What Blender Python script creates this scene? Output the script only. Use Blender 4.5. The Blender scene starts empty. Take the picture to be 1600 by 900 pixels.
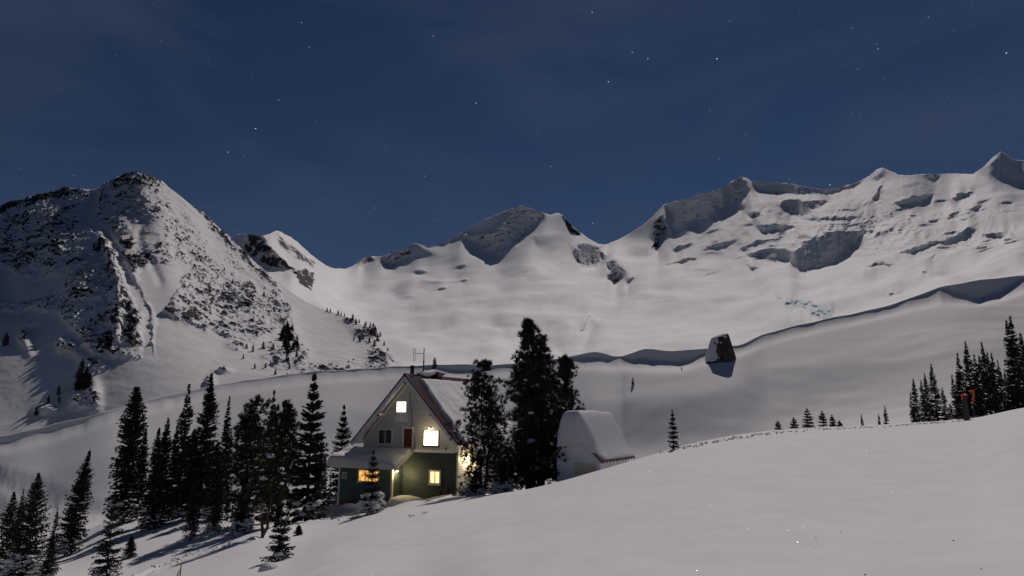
import bpy, math, random
import numpy as np
from mathutils import Vector, Matrix

# ------------------------------------------------------------------ scene, camera, light
scene = bpy.context.scene
col = scene.collection
R = math.radians
F, PX0, PY0 = 1000.0, 800.0, 450.0           # focal length in photo pixels (1600 wide), centre
PITCH = math.atan(190.0 / 1000.0)            # eye level lies 190 px below the picture centre
SP, CP = math.sin(PITCH), math.cos(PITCH)

cam_d = bpy.data.cameras.new('camera')
cam = bpy.data.objects.new('camera', cam_d); col.objects.link(cam)
cam.location = (0, 0, 0); cam.rotation_euler = (math.pi/2 + PITCH, 0, 0)
cam_d.sensor_width = 36.0; cam_d.lens = 36.0 * F / 1600.0
cam_d.clip_start = 0.1; cam_d.clip_end = 30000
scene.camera = cam

SUN_AZ, SUN_EL = 19.0, 47.0                  # the moon: behind the ridge, right of the view axis
world = bpy.data.worlds.new('World'); scene.world = world; world.use_nodes = True
def build_world():
    nt = world.node_tree; N = nt.nodes; L = nt.links; N.clear()
    def nd(t, **k):
        n = N.new(t)
        for a, b in k.items(): setattr(n, a, b)
        return n
    def mth(op, a, b=None, c=None):
        n = nd('ShaderNodeMath', operation=op)
        for i, v in enumerate((a, b, c)):
            if v is None: continue
            if isinstance(v, (int, float)): n.inputs[i].default_value = v
            else: L.new(v, n.inputs[i])
        return n.outputs[0]
    out = nd('ShaderNodeOutputWorld')
    sky = nd('ShaderNodeTexSky', sky_type='NISHITA', sun_disc=False)
    sky.sun_elevation = R(SUN_EL); sky.sun_rotation = R(SUN_AZ)
    sky.altitude = 2200; sky.air_density = 1.0; sky.dust_density = 0.15; sky.ozone_density = 2.0
    tint = nd('ShaderNodeMix', data_type='RGBA', blend_type='MULTIPLY'); tint.inputs[0].default_value = 1
    L.new(sky.outputs[0], tint.inputs[6]); tint.inputs[7].default_value = (0.215, 0.262, 0.335, 1)
    tc = nd('ShaderNodeTexCoord')
    # thin high veil of cloud
    mp = nd('ShaderNodeMapping'); mp.inputs['Scale'].default_value = (1.6, 1.6, 5.0); mp.inputs['Rotation'].default_value = (0, R(24), R(30))
    L.new(tc.outputs['Generated'], mp.inputs[0])
    nz = nd('ShaderNodeTexNoise'); nz.inputs['Scale'].default_value = 1.7; nz.inputs['Detail'].default_value = 4; nz.inputs['Roughness'].default_value = 0.5
    nz.inputs['Distortion'].default_value = 0.4
    L.new(mp.outputs[0], nz.inputs['Vector'])
    rp = nd('ShaderNodeMapRange'); rp.inputs[1].default_value = 0.40; rp.inputs[2].default_value = 0.72; rp.inputs[3].default_value = 0; rp.inputs[4].default_value = 0.55
    L.new(nz.outputs['Fac'], rp.inputs[0])
    cl = nd('ShaderNodeMix', data_type='RGBA'); L.new(rp.outputs[0], cl.inputs[0])
    L.new(tint.outputs[2], cl.inputs[6]); cl.inputs[7].default_value = (0.86, 1.18, 2.1, 1)
    # stars: short trails in scattered cells
    acc = None
    for sc, thr, rad, gain in ((46, 0.62, 0.055, 26.0), (90, 0.55, 0.06, 8.0), (150, 0.6, 0.075, 3.0)):
        mp2 = nd('ShaderNodeMapping'); mp2.inputs['Scale'].default_value = (1, 1, 2.4); mp2.inputs['Rotation'].default_value = (0, R(6), 0)
        L.new(tc.outputs['Generated'], mp2.inputs[0])
        vo = nd('ShaderNodeTexVoronoi'); vo.inputs['Scale'].default_value = sc
        L.new(mp2.outputs[0], vo.inputs['Vector'])
        sep = nd('ShaderNodeSeparateColor'); L.new(vo.outputs['Color'], sep.inputs[0])
        pick = mth('GREATER_THAN', sep.outputs[0], thr)
        d = nd('ShaderNodeMapRange'); d.inputs[1].default_value = rad; d.inputs[2].default_value = rad*0.4; d.inputs[3].default_value = 0; d.inputs[4].default_value = 1
        L.new(vo.outputs['Distance'], d.inputs[0])
        b = mth('POWER', sep.outputs[1], 3.0)
        st = mth('MULTIPLY', mth('MULTIPLY', d.outputs[0], pick), mth('MULTIPLY', b, gain))
        acc = st if acc is None else mth('ADD', acc, st)
    stc = nd('ShaderNodeMix', data_type='RGBA', blend_type='ADD'); stc.inputs[0].default_value = 1
    L.new(cl.outputs[2], stc.inputs[6])
    gray = nd('ShaderNodeCombineColor'); L.new(acc, gray.inputs[0]); L.new(acc, gray.inputs[1]); L.new(acc, gray.inputs[2])
    L.new(gray.outputs[0], stc.inputs[7])
    bg = nd('ShaderNodeBackground'); bg.inputs[1].default_value = 0.05
    L.new(stc.outputs[2], bg.inputs[0]); L.new(bg.outputs[0], out.inputs[0])
build_world()

sun_d = bpy.data.lights.new('moon', 'SUN'); sun = bpy.data.objects.new('moon', sun_d); col.objects.link(sun)
sun_d.energy = 2.3; sun_d.angle = R(0.5); sun_d.color = (1.0, 0.905, 0.85)
ldir = Vector((math.sin(R(SUN_AZ))*math.cos(R(SUN_EL)), math.cos(R(SUN_AZ))*math.cos(R(SUN_EL)), math.sin(R(SUN_EL))))
sun.rotation_euler = ldir.to_track_quat('Z', 'Y').to_euler(); sun.location = (0, 0, 60)

vs = scene.view_settings
vs.view_transform = 'Standard'; vs.look = 'None'; vs.exposure = 0.0; vs.gamma = 1.0; vs.use_curve_mapping = False

# ------------------------------------------------------------------ numpy helpers
def pchip_cols(X, Y, xq):
    """monotone cubic per column. X,Y: [K,N]; xq: [M] or [M,N] -> [M,N]"""
    K, N = X.shape
    if xq.ndim == 1: xq = np.repeat(xq[:, None], N, 1)
    h = np.diff(X, axis=0); d = np.diff(Y, axis=0) / h
    m = np.zeros_like(Y); m[0] = d[0]; m[-1] = d[-1]
    for k in range(1, K-1):
        w1 = 2*h[k] + h[k-1]; w2 = h[k] + 2*h[k-1]
        ok = d[k-1]*d[k] > 0
        a = np.where(ok, d[k-1], 1.0); b = np.where(ok, d[k], 1.0)
        m[k] = np.where(ok, (w1+w2)/(w1/a + w2/b), 0.0)
    out = Y[0] + (xq - X[0])*m[0]
    for k in range(K-1):
        t = (xq - X[k]) / h[k]
        tt = np.clip(t, 0, 1); t2 = tt*tt; t3 = t2*tt
        v = (2*t3-3*t2+1)*Y[k] + (t3-2*t2+tt)*h[k]*m[k] + (-2*t3+3*t2)*Y[k+1] + (t3-t2)*h[k]*m[k+1]
        out = np.where(t >= 0, v, out)
    return out
def pchip(xk, yk, xq):
    xq = np.asarray(xq, float)
    xc = np.clip(xq.ravel(), xk[0], xk[-1])
    return pchip_cols(np.array(xk, float)[:, None], np.array(yk, float)[:, None], xc)[:, 0].reshape(xq.shape)

_rng = np.random.RandomState(7)
_P = np.concatenate([_rng.permutation(512)]*3)
_G = _rng.normal(size=(512, 3)); _G /= np.linalg.norm(_G, axis=1)[:, None]
def pnoise(x, y, z):
    xi = np.floor(x).astype(int); yi = np.floor(y).astype(int); zi = np.floor(z).astype(int)
    xf, yf, zf = x-xi, y-yi, z-zi
    fd = lambda t: t*t*t*(t*(t*6-15)+10)
    u, v, w = fd(xf), fd(yf), fd(zf)
    xi &= 511; yi &= 511; zi &= 511
    def g(a, b, c):
        i = _P[(_P[(_P[(xi+a) & 511] + yi+b) & 511] + zi+c) & 511]
        gg = _G[i]
        return gg[..., 0]*(xf-a) + gg[..., 1]*(yf-b) + gg[..., 2]*(zf-c)
    lerp = lambda t, a, b: a + t*(b-a)
    return lerp(w, lerp(v, lerp(u, g(0,0,0), g(1,0,0)), lerp(u, g(0,1,0), g(1,1,0))),
                   lerp(v, lerp(u, g(0,0,1), g(1,0,1)), lerp(u, g(0,1,1), g(1,1,1))))
def fbm(x, y, z, oct=4, rough=0.5, ridged=False):
    a, s, o = 1.0, 0.0, 0.0
    for k in range(oct):
        n = pnoise(x*2**k + 17.3*k, y*2**k + 5.1*k, z*2**k + 9.7*k)
        if ridged: n = 0.6 - 1.6*np.abs(n)
        s = s + n*a; o += a; a *= rough
    return s/o*1.8
def sstep(a, b, x):
    t = np.clip((x-a)/(b-a), 0, 1); return t*t*(3-2*t)
def in_poly(px, py, poly):
    ins = np.zeros(px.shape, bool); n = len(poly)
    for i in range(n):
        x0, y0 = poly[i]; x1, y1 = poly[(i+1) % n]
        c = ((y0 > py) != (y1 > py)) & (px < (x1-x0)*(py-y0)/((y1-y0) or 1e-9) + x0)
        ins ^= c
    return ins
def poly_dist(px, py, line):
    best = np.full(px.shape, 1e9)
    for (x0, y0), (x1, y1) in zip(line[:-1], line[1:]):
        dx, dy = x1-x0, y1-y0; t = np.clip(((px-x0)*dx + (py-y0)*dy)/(dx*dx+dy*dy+1e-12), 0, 1)
        best = np.minimum(best, np.hypot(px-x0-t*dx, py-y0-t*dy))
    return best
def blur(a, n):
    for _ in range(n):
        for ax in (0, 1):
            p = np.take(a, np.clip(np.arange(a.shape[ax])-1, 0, None), ax); q = np.take(a, np.clip(np.arange(a.shape[ax])+1, None, a.shape[ax]-1), ax)
            a = (p + 2*a + q)/4
    return a
def tps(pts):
    P = np.array(pts, float); xy = P[:, :2]/100.0; v = np.log(P[:, 2]); n = len(P)
    U = lambda r2: np.where(r2 > 0, 0.5*r2*np.log(np.maximum(r2, 1e-12)), 0)
    r2 = ((xy[:, None]-xy[None])**2).sum(-1)
    A = np.zeros((n+3, n+3)); A[:n, :n] = U(r2) + np.eye(n)*0.02
    A[:n, n] = 1; A[:n, n+1:] = xy; A[n, :n] = 1; A[n+1:, :n] = xy.T
    c = np.linalg.solve(A, np.concatenate([v, np.zeros(3)]))
    def f(x, y):
        x = np.asarray(x, float)/100; y = np.asarray(y, float)/100
        o = c[n] + c[n+1]*x + c[n+2]*y
        for i in range(n): o = o + c[i]*U((x-xy[i, 0])**2 + (y-xy[i, 1])**2)
        return o
    return f
# pixel -> direction with unit forward (world Y) depth
def pdir(x, y):
    r = (np.asarray(x, float)-PX0)/F; u = (PY0-np.asarray(y, float))/F
    Y = CP - SP*u; Z = SP + CP*u
    return r/Y, Z/Y
def at(x, y, D):
    a, s = pdir(x, y); return Vector((float(a)*D, D, float(s)*D))
def topix(p):
    Yc = p[1]*CP + p[2]*SP; Zc = -p[1]*SP + p[2]*CP
    return PX0 + F*p[0]/Yc, PY0 - F*Zc/Yc

# ------------------------------------------------------------------ materials
def mat(name, base=(0.5, 0.5, 0.5), rough=0.6, spec=0.3, metal=0.0):
    m = bpy.data.materials.new(name); m.use_nodes = True
    b = m.node_tree.nodes['Principled BSDF']
    b.inputs['Base Color'].default_value = (*base, 1); b.inputs['Roughness'].default_value = rough
    b.inputs['Specular IOR Level'].default_value = spec; b.inputs['Metallic'].default_value = metal
    return m
def noise_mat(name, c1, c2, scale=4.0, rough=0.7, spec=0.3, bump=0.0, detail=4, stretch=(1, 1, 1), metal=0.0, bdist=0.02):
    m = mat(name, c1, rough, spec, metal); nt = m.node_tree; N = nt.nodes; L = nt.links; b = N['Principled BSDF']
    tc = N.new('ShaderNodeTexCoord'); mp = N.new('ShaderNodeMapping'); mp.inputs['Scale'].default_value = stretch
    L.new(tc.outputs['Object'], mp.inputs[0])
    n = N.new('ShaderNodeTexNoise'); n.inputs['Scale'].default_value = scale; n.inputs['Detail'].default_value = detail
    L.new(mp.outputs[0], n.inputs['Vector'])
    r = N.new('ShaderNodeMapRange'); r.inputs[1].default_value = 0.35; r.inputs[2].default_value = 0.65
    L.new(n.outputs['Fac'], r.inputs[0])
    x = N.new('ShaderNodeMix'); x.data_type = 'RGBA'; L.new(r.outputs[0], x.inputs[0])
    x.inputs[6].default_value = (*c1, 1); x.inputs[7].default_value = (*c2, 1); L.new(x.outputs[2], b.inputs['Base Color'])
    if bump:
        bp = N.new('ShaderNodeBump'); bp.inputs['Strength'].default_value = bump; bp.inputs['Distance'].default_value = bdist
        L.new(n.outputs['Fac'], bp.inputs['Height']); L.new(bp.outputs[0], b.inputs['Normal'])
    return m
def snow_mat(name, scale, bump, dist, scale2=None, glints=False):
    m = noise_mat(name, (0.64, 0.64, 0.65), (0.60, 0.60, 0.615), scale, 0.8, 0.08, bump, 5, bdist=dist)
    if glints:                               # single ice crystals that mirror the moon
        nt = m.node_tree; N = nt.nodes; L = nt.links; b = N['Principled BSDF']; out = N['Material Output']
        tc = N.new('ShaderNodeTexCoord')
        vo = N.new('ShaderNodeTexVoronoi'); vo.voronoi_dimensions = '2D'; vo.inputs['Scale'].default_value = 3.4; L.new(tc.outputs['Object'], vo.inputs['Vector'])
        sp = N.new('ShaderNodeSeparateColor'); L.new(vo.outputs['Color'], sp.inputs[0])
        th = N.new('ShaderNodeMath'); th.operation = 'LESS_THAN'; L.new(vo.outputs['Distance'], th.inputs[0]); th.inputs[1].default_value = 0.016
        pk = N.new('ShaderNodeMath'); pk.operation = 'GREATER_THAN'; L.new(sp.outputs[2], pk.inputs[0]); pk.inputs[1].default_value = 0.80
        mu = N.new('ShaderNodeMath'); mu.operation = 'MULTIPLY'; L.new(th.outputs[0], mu.inputs[0]); L.new(pk.outputs[0], mu.inputs[1])
        sub = N.new('ShaderNodeVectorMath'); sub.operation = 'SUBTRACT'; L.new(vo.outputs['Color'], sub.inputs[0]); sub.inputs[1].default_value = (0.5, 0.5, 0.5)
        scl = N.new('ShaderNodeVectorMath'); scl.operation = 'MULTIPLY'; L.new(sub.outputs[0], scl.inputs[0]); scl.inputs[1].default_value = (0.95, 0.6, 0.0)
        add = N.new('ShaderNodeVectorMath'); add.operation = 'ADD'; L.new(scl.outputs[0], add.inputs[0]); add.inputs[1].default_value = (0.05, -0.32, 1)
        nm = N.new('ShaderNodeVectorMath'); nm.operation = 'NORMALIZE'; L.new(add.outputs[0], nm.inputs[0])
        gl = N.new('ShaderNodeBsdfGlossy'); gl.inputs['Roughness'].default_value = 0.28; gl.inputs['Color'].default_value = (.8, .8, .8, 1)
        L.new(nm.outputs[0], gl.inputs['Normal'])
        mx = N.new('ShaderNodeMixShader'); L.new(mu.outputs[0], mx.inputs[0]); L.new(b.outputs[0], mx.inputs[1]); L.new(gl.outputs[0], mx.inputs[2])
        L.new(mx.outputs[0], out.inputs['Surface'])
    return m
def terrain_mat(name, scale, bump, dist, rock1, rock2, rscale, ice=None, SN=((0.64, 0.64, 0.65), (0.58, 0.58, 0.595))):
    """snow with rock where the vertex attribute 'rock' says so, blue ice where 'ice' does"""
    m = noise_mat(name, SN[0], SN[1], scale, 0.8, 0.08, bump, 6, bdist=dist)
    nt = m.node_tree; N = nt.nodes; L = nt.links; b = N['Principled BSDF']
    snow = b.inputs['Base Color'].links[0].from_socket
    tc = N.new('ShaderNodeTexCoord')
    n = N.new('ShaderNodeTexNoise'); n.inputs['Scale'].default_value = rscale; n.inputs['Detail'].default_value = 6; L.new(tc.outputs['Object'], n.inputs['Vector'])
    rc = N.new('ShaderNodeMix'); rc.data_type = 'RGBA'; L.new(n.outputs['Fac'], rc.inputs[0]); rc.inputs[6].default_value = (*rock1, 1); rc.inputs[7].default_value = (*rock2, 1)
    a = N.new('ShaderNodeAttribute'); a.attribute_name = 'rock'
    s1 = N.new('ShaderNodeMath'); s1.operation = 'MULTIPLY_ADD'; L.new(n.outputs['Fac'], s1.inputs[0]); s1.inputs[1].default_value = 0.7; s1.inputs[2].default_value = -0.35
    s2 = N.new('ShaderNodeMath'); s2.operation = 'ADD'; L.new(s1.outputs[0], s2.inputs[0]); L.new(a.outputs['Fac'], s2.inputs[1])
    mr = N.new('ShaderNodeMapRange'); mr.inputs[1].default_value = 0.40; mr.inputs[2].default_value = 0.60; L.new(s2.outputs[0], mr.inputs[0])
    mx = N.new('ShaderNodeMix'); mx.data_type = 'RGBA'; L.new(mr.outputs[0], mx.inputs[0]); L.new(snow, mx.inputs[6]); L.new(rc.outputs[2], mx.inputs[7])
    last = mx.outputs[2]
    if ice:
        ai = N.new('ShaderNodeAttribute'); ai.attribute_name = 'ice'
        mi = N.new('ShaderNodeMix'); mi.data_type = 'RGBA'; L.new(ai.outputs['Fac'], mi.inputs[0]); L.new(last, mi.inputs[6]); mi.inputs[7].default_value = (*ice, 1)
        last = mi.outputs[2]
    L.new(last, b.inputs['Base Color'])
    return m
def emit_mat(name, c1, c2, strength, scale):
    m = noise_mat(name, c1, c2, scale, 0.15, 0.5, 0)
    b = m.node_tree.nodes['Principled BSDF']; sock = b.inputs['Base Color'].links[0].from_socket
    m.node_tree.links.new(sock, b.inputs['Emission Color']); b.inputs['Emission Strength'].default_value = strength
    return m
M = dict(
    snow=snow_mat('snow', 1.1, 0.16, 0.14, glints=True),
    snow_soft=snow_mat('snow_soft', 5.0, 0.25, 0.03),
    mountain=terrain_mat('snowy_rock', 0.06, 0.25, 1.5, (0.014, 0.014, 0.016), (0.050, 0.044, 0.041), 0.35),
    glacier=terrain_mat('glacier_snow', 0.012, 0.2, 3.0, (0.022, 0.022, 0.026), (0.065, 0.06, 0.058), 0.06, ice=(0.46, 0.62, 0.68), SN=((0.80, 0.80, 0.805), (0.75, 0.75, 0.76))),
    rock=noise_mat('dark_rock', (0.03, 0.028, 0.027), (0.09, 0.075, 0.065), 0.6, 0.85, 0.2, 0.6, 6, bdist=0.4),
    needles=noise_mat('needles', (0.020, 0.027, 0.019), (0.045, 0.054, 0.034), 1.3, 0.75, 0.15),
    needles_warm=noise_mat('needles_warm', (0.022, 0.026, 0.015), (0.045, 0.045, 0.024), 1.3, 0.75, 0.15),
    bark=noise_mat('bark', (0.05, 0.038, 0.03), (0.10, 0.08, 0.065), 9, 0.9, 0.1, 0.5, stretch=(1, 1, 0.3)),
    deadwood=noise_mat('dead_wood', (0.14, 0.12, 0.10), (0.24, 0.21, 0.18), 9, 0.9, 0.1, 0.5, stretch=(1, 1, 0.3)),
    siding=noise_mat('pale_siding', (0.52, 0.52, 0.485), (0.60, 0.595, 0.555), 2.2, 0.6, 0.3, 0.1, stretch=(0.4, 1, 2)),
    shed_white=noise_mat('shed_white_paint', (0.80, 0.80, 0.80), (0.86, 0.86, 0.855), 2.5, 0.5, 0.35, 0.08),
    white=noise_mat('white_paint', (0.66, 0.65, 0.62), (0.74, 0.73, 0.70), 2.5, 0.5, 0.35, 0.08),
    green=noise_mat('green_paint', (0.045, 0.064, 0.052), (0.060, 0.080, 0.064), 2.2, 0.55, 0.3, 0.1, stretch=(0.4, 1, 2)),
    teal=noise_mat('teal_paint', (0.045, 0.085, 0.088), (0.06, 0.105, 0.105), 2.2, 0.55, 0.3, 0.1, stretch=(0.5, 1, 1)),
    red=noise_mat('red_metal', (0.060, 0.009, 0.012), (0.095, 0.018, 0.021), 3.0, 0.4, 0.45, 0.05),
    redpaint=noise_mat('red_door_paint', (0.10, 0.026, 0.016), (0.13, 0.036, 0.022), 3.0, 0.5, 0.3, 0.05),
    dark=noise_mat('dark_metal', (0.010, 0.010, 0.012), (0.022, 0.022, 0.024), 6, 0.5, 0.4, 0.05),
    grey=noise_mat('grey_metal', (0.22, 0.22, 0.23), (0.32, 0.32, 0.33), 6, 0.45, 0.5, 0.05, metal=0.4),
    plywood=noise_mat('weathered_board', (0.20, 0.17, 0.14), (0.30, 0.26, 0.22), 5, 0.8, 0.2, 0.2, stretch=(0.3, 1, 2)),
    brown=noise_mat('brown_trim', (0.10, 0.055, 0.035), (0.14, 0.08, 0.05), 4, 0.6, 0.3, 0.1),
    cream=noise_mat('cream_trim', (0.62, 0.56, 0.42), (0.70, 0.64, 0.50), 4, 0.6, 0.3, 0.1),
    glass=noise_mat('dark_glass', (0.008, 0.009, 0.011), (0.016, 0.017, 0.02), 1.5, 0.06, 0.6, 0.0),
    orange=noise_mat('orange_tape', (0.75, 0.055, 0.02), (0.85, 0.09, 0.03), 8, 0.45, 0.4, 0.1),
    notice=noise_mat('pale_notice', (0.16, 0.20, 0.21), (0.22, 0.26, 0.27), 8, 0.6, 0.3),
    lit_big=emit_mat('lit_window_bright', (1.0, 0.84, 0.52), (1.0, 0.92, 0.70), 6.0, 1.6),
    lit_attic=emit_mat('lit_window_attic', (1.0, 0.86, 0.56), (1.0, 0.94, 0.76), 4.5, 2.5),
    lit_low=emit_mat('lit_window_curtain', (1.0, 0.72, 0.30), (1.0, 0.90, 0.58), 1.15, 3.2),
    lit_orange=emit_mat('lit_window_orange', (0.55, 0.16, 0.02), (1.0, 0.62, 0.16), 1.0, 3.5),
    bulb=emit_mat('lamp_bulb', (1.0, 0.85, 0.55), (1.0, 0.9, 0.65), 60.0, 2),
)

# ------------------------------------------------------------------ object helpers
def mesh_obj(name, V, faces, material, parent=None, smooth=False):
    me = bpy.data.meshes.new(name)
    me.from_pydata([tuple(v) for v in V], [], faces); me.update()
    if smooth: me.polygons.foreach_set('use_smooth', [True]*len(me.polygons))
    if material: me.materials.append(M[material])
    o = bpy.data.objects.new(name, me); col.objects.link(o)
    if parent: o.parent = parent
    return o
def np_mesh(name, V, quads, material, smooth=True, attrs=None):
    V = np.ascontiguousarray(V, np.float32); Q = np.ascontiguousarray(quads, np.int32); k = Q.shape[1]
    me = bpy.data.meshes.new(name); me.vertices.add(len(V)); me.vertices.foreach_set('co', V.ravel())
    me.loops.add(Q.size); me.loops.foreach_set('vertex_index', Q.ravel())
    me.polygons.add(len(Q)); me.polygons.foreach_set('loop_start', np.arange(len(Q), dtype=np.int32)*k)
    me.update(calc_edges=True); me.validate()
    if smooth: me.polygons.foreach_set('use_smooth', np.ones(len(me.polygons), bool))
    for an, av in (attrs or {}).items():
        a = me.attributes.new(an, 'FLOAT', 'POINT'); a.data.foreach_set('value', np.ascontiguousarray(av, np.float32).ravel())
    if material: me.materials.append(M[material])
    return me
def link(name, me, parent=None):
    o = bpy.data.objects.new(name, me); col.objects.link(o)
    if parent: o.parent = parent
    return o
def grid_quads(nr, nc):
    i = np.arange(nr*nc).reshape(nr, nc)
    return np.stack([i[:-1, :-1], i[:-1, 1:], i[1:, 1:], i[1:, :-1]], -1).reshape(-1, 4)
def empty(name, loc, rz=0.0):
    o = bpy.data.objects.new(name, None); o.empty_display_size = 0.2; col.objects.link(o)
    o.location = loc; o.rotation_euler = (0, 0, rz); return o
def tag(o, label, cat, group=None):
    o['label'] = label; o['category'] = cat
    if group: o['group'] = group
    return o
class MB:
    def __init__(s): s.V = []; s.Fc = []
    def prism(s, bottom, top):                      # two equal rings -> closed solid
        n = len(bottom); k = len(s.V); s.V += [tuple(p) for p in bottom] + [tuple(p) for p in top]
        s.Fc.append(tuple(range(k+n-1, k-1, -1))); s.Fc.append(tuple(range(k+n, k+2*n)))
        for i in range(n): j = (i+1) % n; s.Fc.append((k+i, k+j, k+n+j, k+n+i))
        return s
    def box(s, x0, x1, y0, y1, z0, z1):
        return s.prism([(x0,y0,z0),(x1,y0,z0),(x1,y1,z0),(x0,y1,z0)], [(x0,y0,z1),(x1,y0,z1),(x1,y1,z1),(x0,y1,z1)])
    def tube(s, pts, rads, n=8):
        k0 = len(s.V); pts = [Vector(p) for p in pts]
        for i, p in enumerate(pts):
            d = (pts[min(i+1, len(pts)-1)] - pts[max(i-1, 0)]).normalized()
            a = d.orthogonal().normalized() if abs(d.z) < 0.9 else Vector((1, 0, 0)); a = (a - d*a.dot(d)).normalized(); b = d.cross(a)
            for q in range(n):
                t = 2*math.pi*q/n; s.V.append(tuple(p + (a*math.cos(t) + b*math.sin(t))*rads[i]))
        for i in range(len(pts)-1):
            for q in range(n):
                r = (q+1) % n; s.Fc.append((k0+i*n+q, k0+i*n+r, k0+(i+1)*n+r, k0+(i+1)*n+q))
        s.Fc.append(tuple(range(k0+n-1, k0-1, -1))); e = k0+(len(pts)-1)*n; s.Fc.append(tuple(range(e, e+n)))
        return s
    def build(s, name, material, parent=None, smooth=False): return mesh_obj(name, s.V, s.Fc, material, parent, smooth)
def _ico(sub):
    import bmesh
    bm = bmesh.new(); bmesh.ops.create_icosphere(bm, subdivisions=sub, radius=1.0)
    V = np.array([v.co[:] for v in bm.verts]); Fq = np.array([[v.index for v in f.verts] for f in bm.faces]); bm.free(); return V, Fq
ICO = {k: _ico(k) for k in (1, 2, 3, 4)}

# ------------------------------------------------------------------ near ground (camera slope, cabin bench, basin, moraine)
M_CREST = [(-400,745,190),(0,681,200),(80,664,207),(160,644,215),(240,622,230),(340,602,250),(420,589,265),(500,580,280),(640,572,300),(700,569,300),(760,571,300),(800,568,300),(860,562,296),(900,556,292),(930,549,290),(965,557,290),(985,552,286),(1010,546,284),(1050,548,282),(1100,544,281),(1150,540,284),(1200,520,300),(1300,497,315),(1400,474,330),(1480,446,340),(1600,430,350),(2000,382,370)]
LIP = [(-400,12),(0,13),(80,13),(150,7),(200,3),(240,8),(300,8),(345,3),(420,4),(520,4),(600,3),(655,2),(690,9),(740,11),(775,3),(820,6),(860,3),(900,4),(935,12),(968,3),(985,10),(1020,20),(1060,22),(1095,12),(1130,3),(1200,2.5),(1300,2),(1400,3.5),(1470,3.5),(1500,16),(1535,38),(1570,22),(1600,5),(2000,5)]
N_CREST = [(-400,1150,11),(0,1040,12),(150,985,13),(300,935,14.5),(390,900,16.5),(460,873,19),(520,847,21),(640,806,25),(780,779,27),(870,755,28.5),(985,720,30),(1100,690,33),(1200,674,36),(1420,661,38),(1510,655,37),(1600,637,34),(2000,590,34)]
F_BOT = [(-400,1300,6.5),(0,1180,7),(150,1120,7.5),(300,1030,8.5),(390,985,9),(460,945,10),(520,915,11),(640,892,11.5),(780,880,10),(870,865,10),(985,850,10),(1100,840,10),(1200,830,10.2),(1420,810,10.5),(1510,800,10.5),(1600,790,10),(2000,760,9.5)]
H0 = [(-400,965,34),(35,907,34),(110,893,36),(200,880,36),(300,858,36),(410,838,34),(480,829,36),(580,805,39),(640,793,37),(700,783,37),(780,771,36),(870,759,38),(985,729,39),(1100,698,42),(1200,681,46),(1420,664,49),(1510,659,49),(1600,642,47),(2000,600,47)]
H1 = [(-400,935,46),(0,886,46),(110,852,50),(192,820,52),(300,815,50),(400,818,48),(480,810,48),(533,797,50),(640,785,48.5),(715,771,48.5),(800,775,48),(900,762,48),(1000,735,50),(1200,692,56),(1430,662,62),(1600,646,66),(2000,640,72)]
B0 = [(-400,845,95),(0,845,100),(110,835,100),(200,815,105),(300,790,105),(533,770,105),(715,752,105),(870,738,105),(985,722,105),(1200,690,110),(1430,666,115),(1600,648,118),(2000,640,120)]
B1 = [(-400,850,164),(0,835,171),(160,815,179),(340,790,196),(500,770,207),(640,740,218),(800,724,220),(985,722,207),(1130,705,203),(1200,692,204),(1400,662,188),(1600,650,168),(2000,640,168)]

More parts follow.
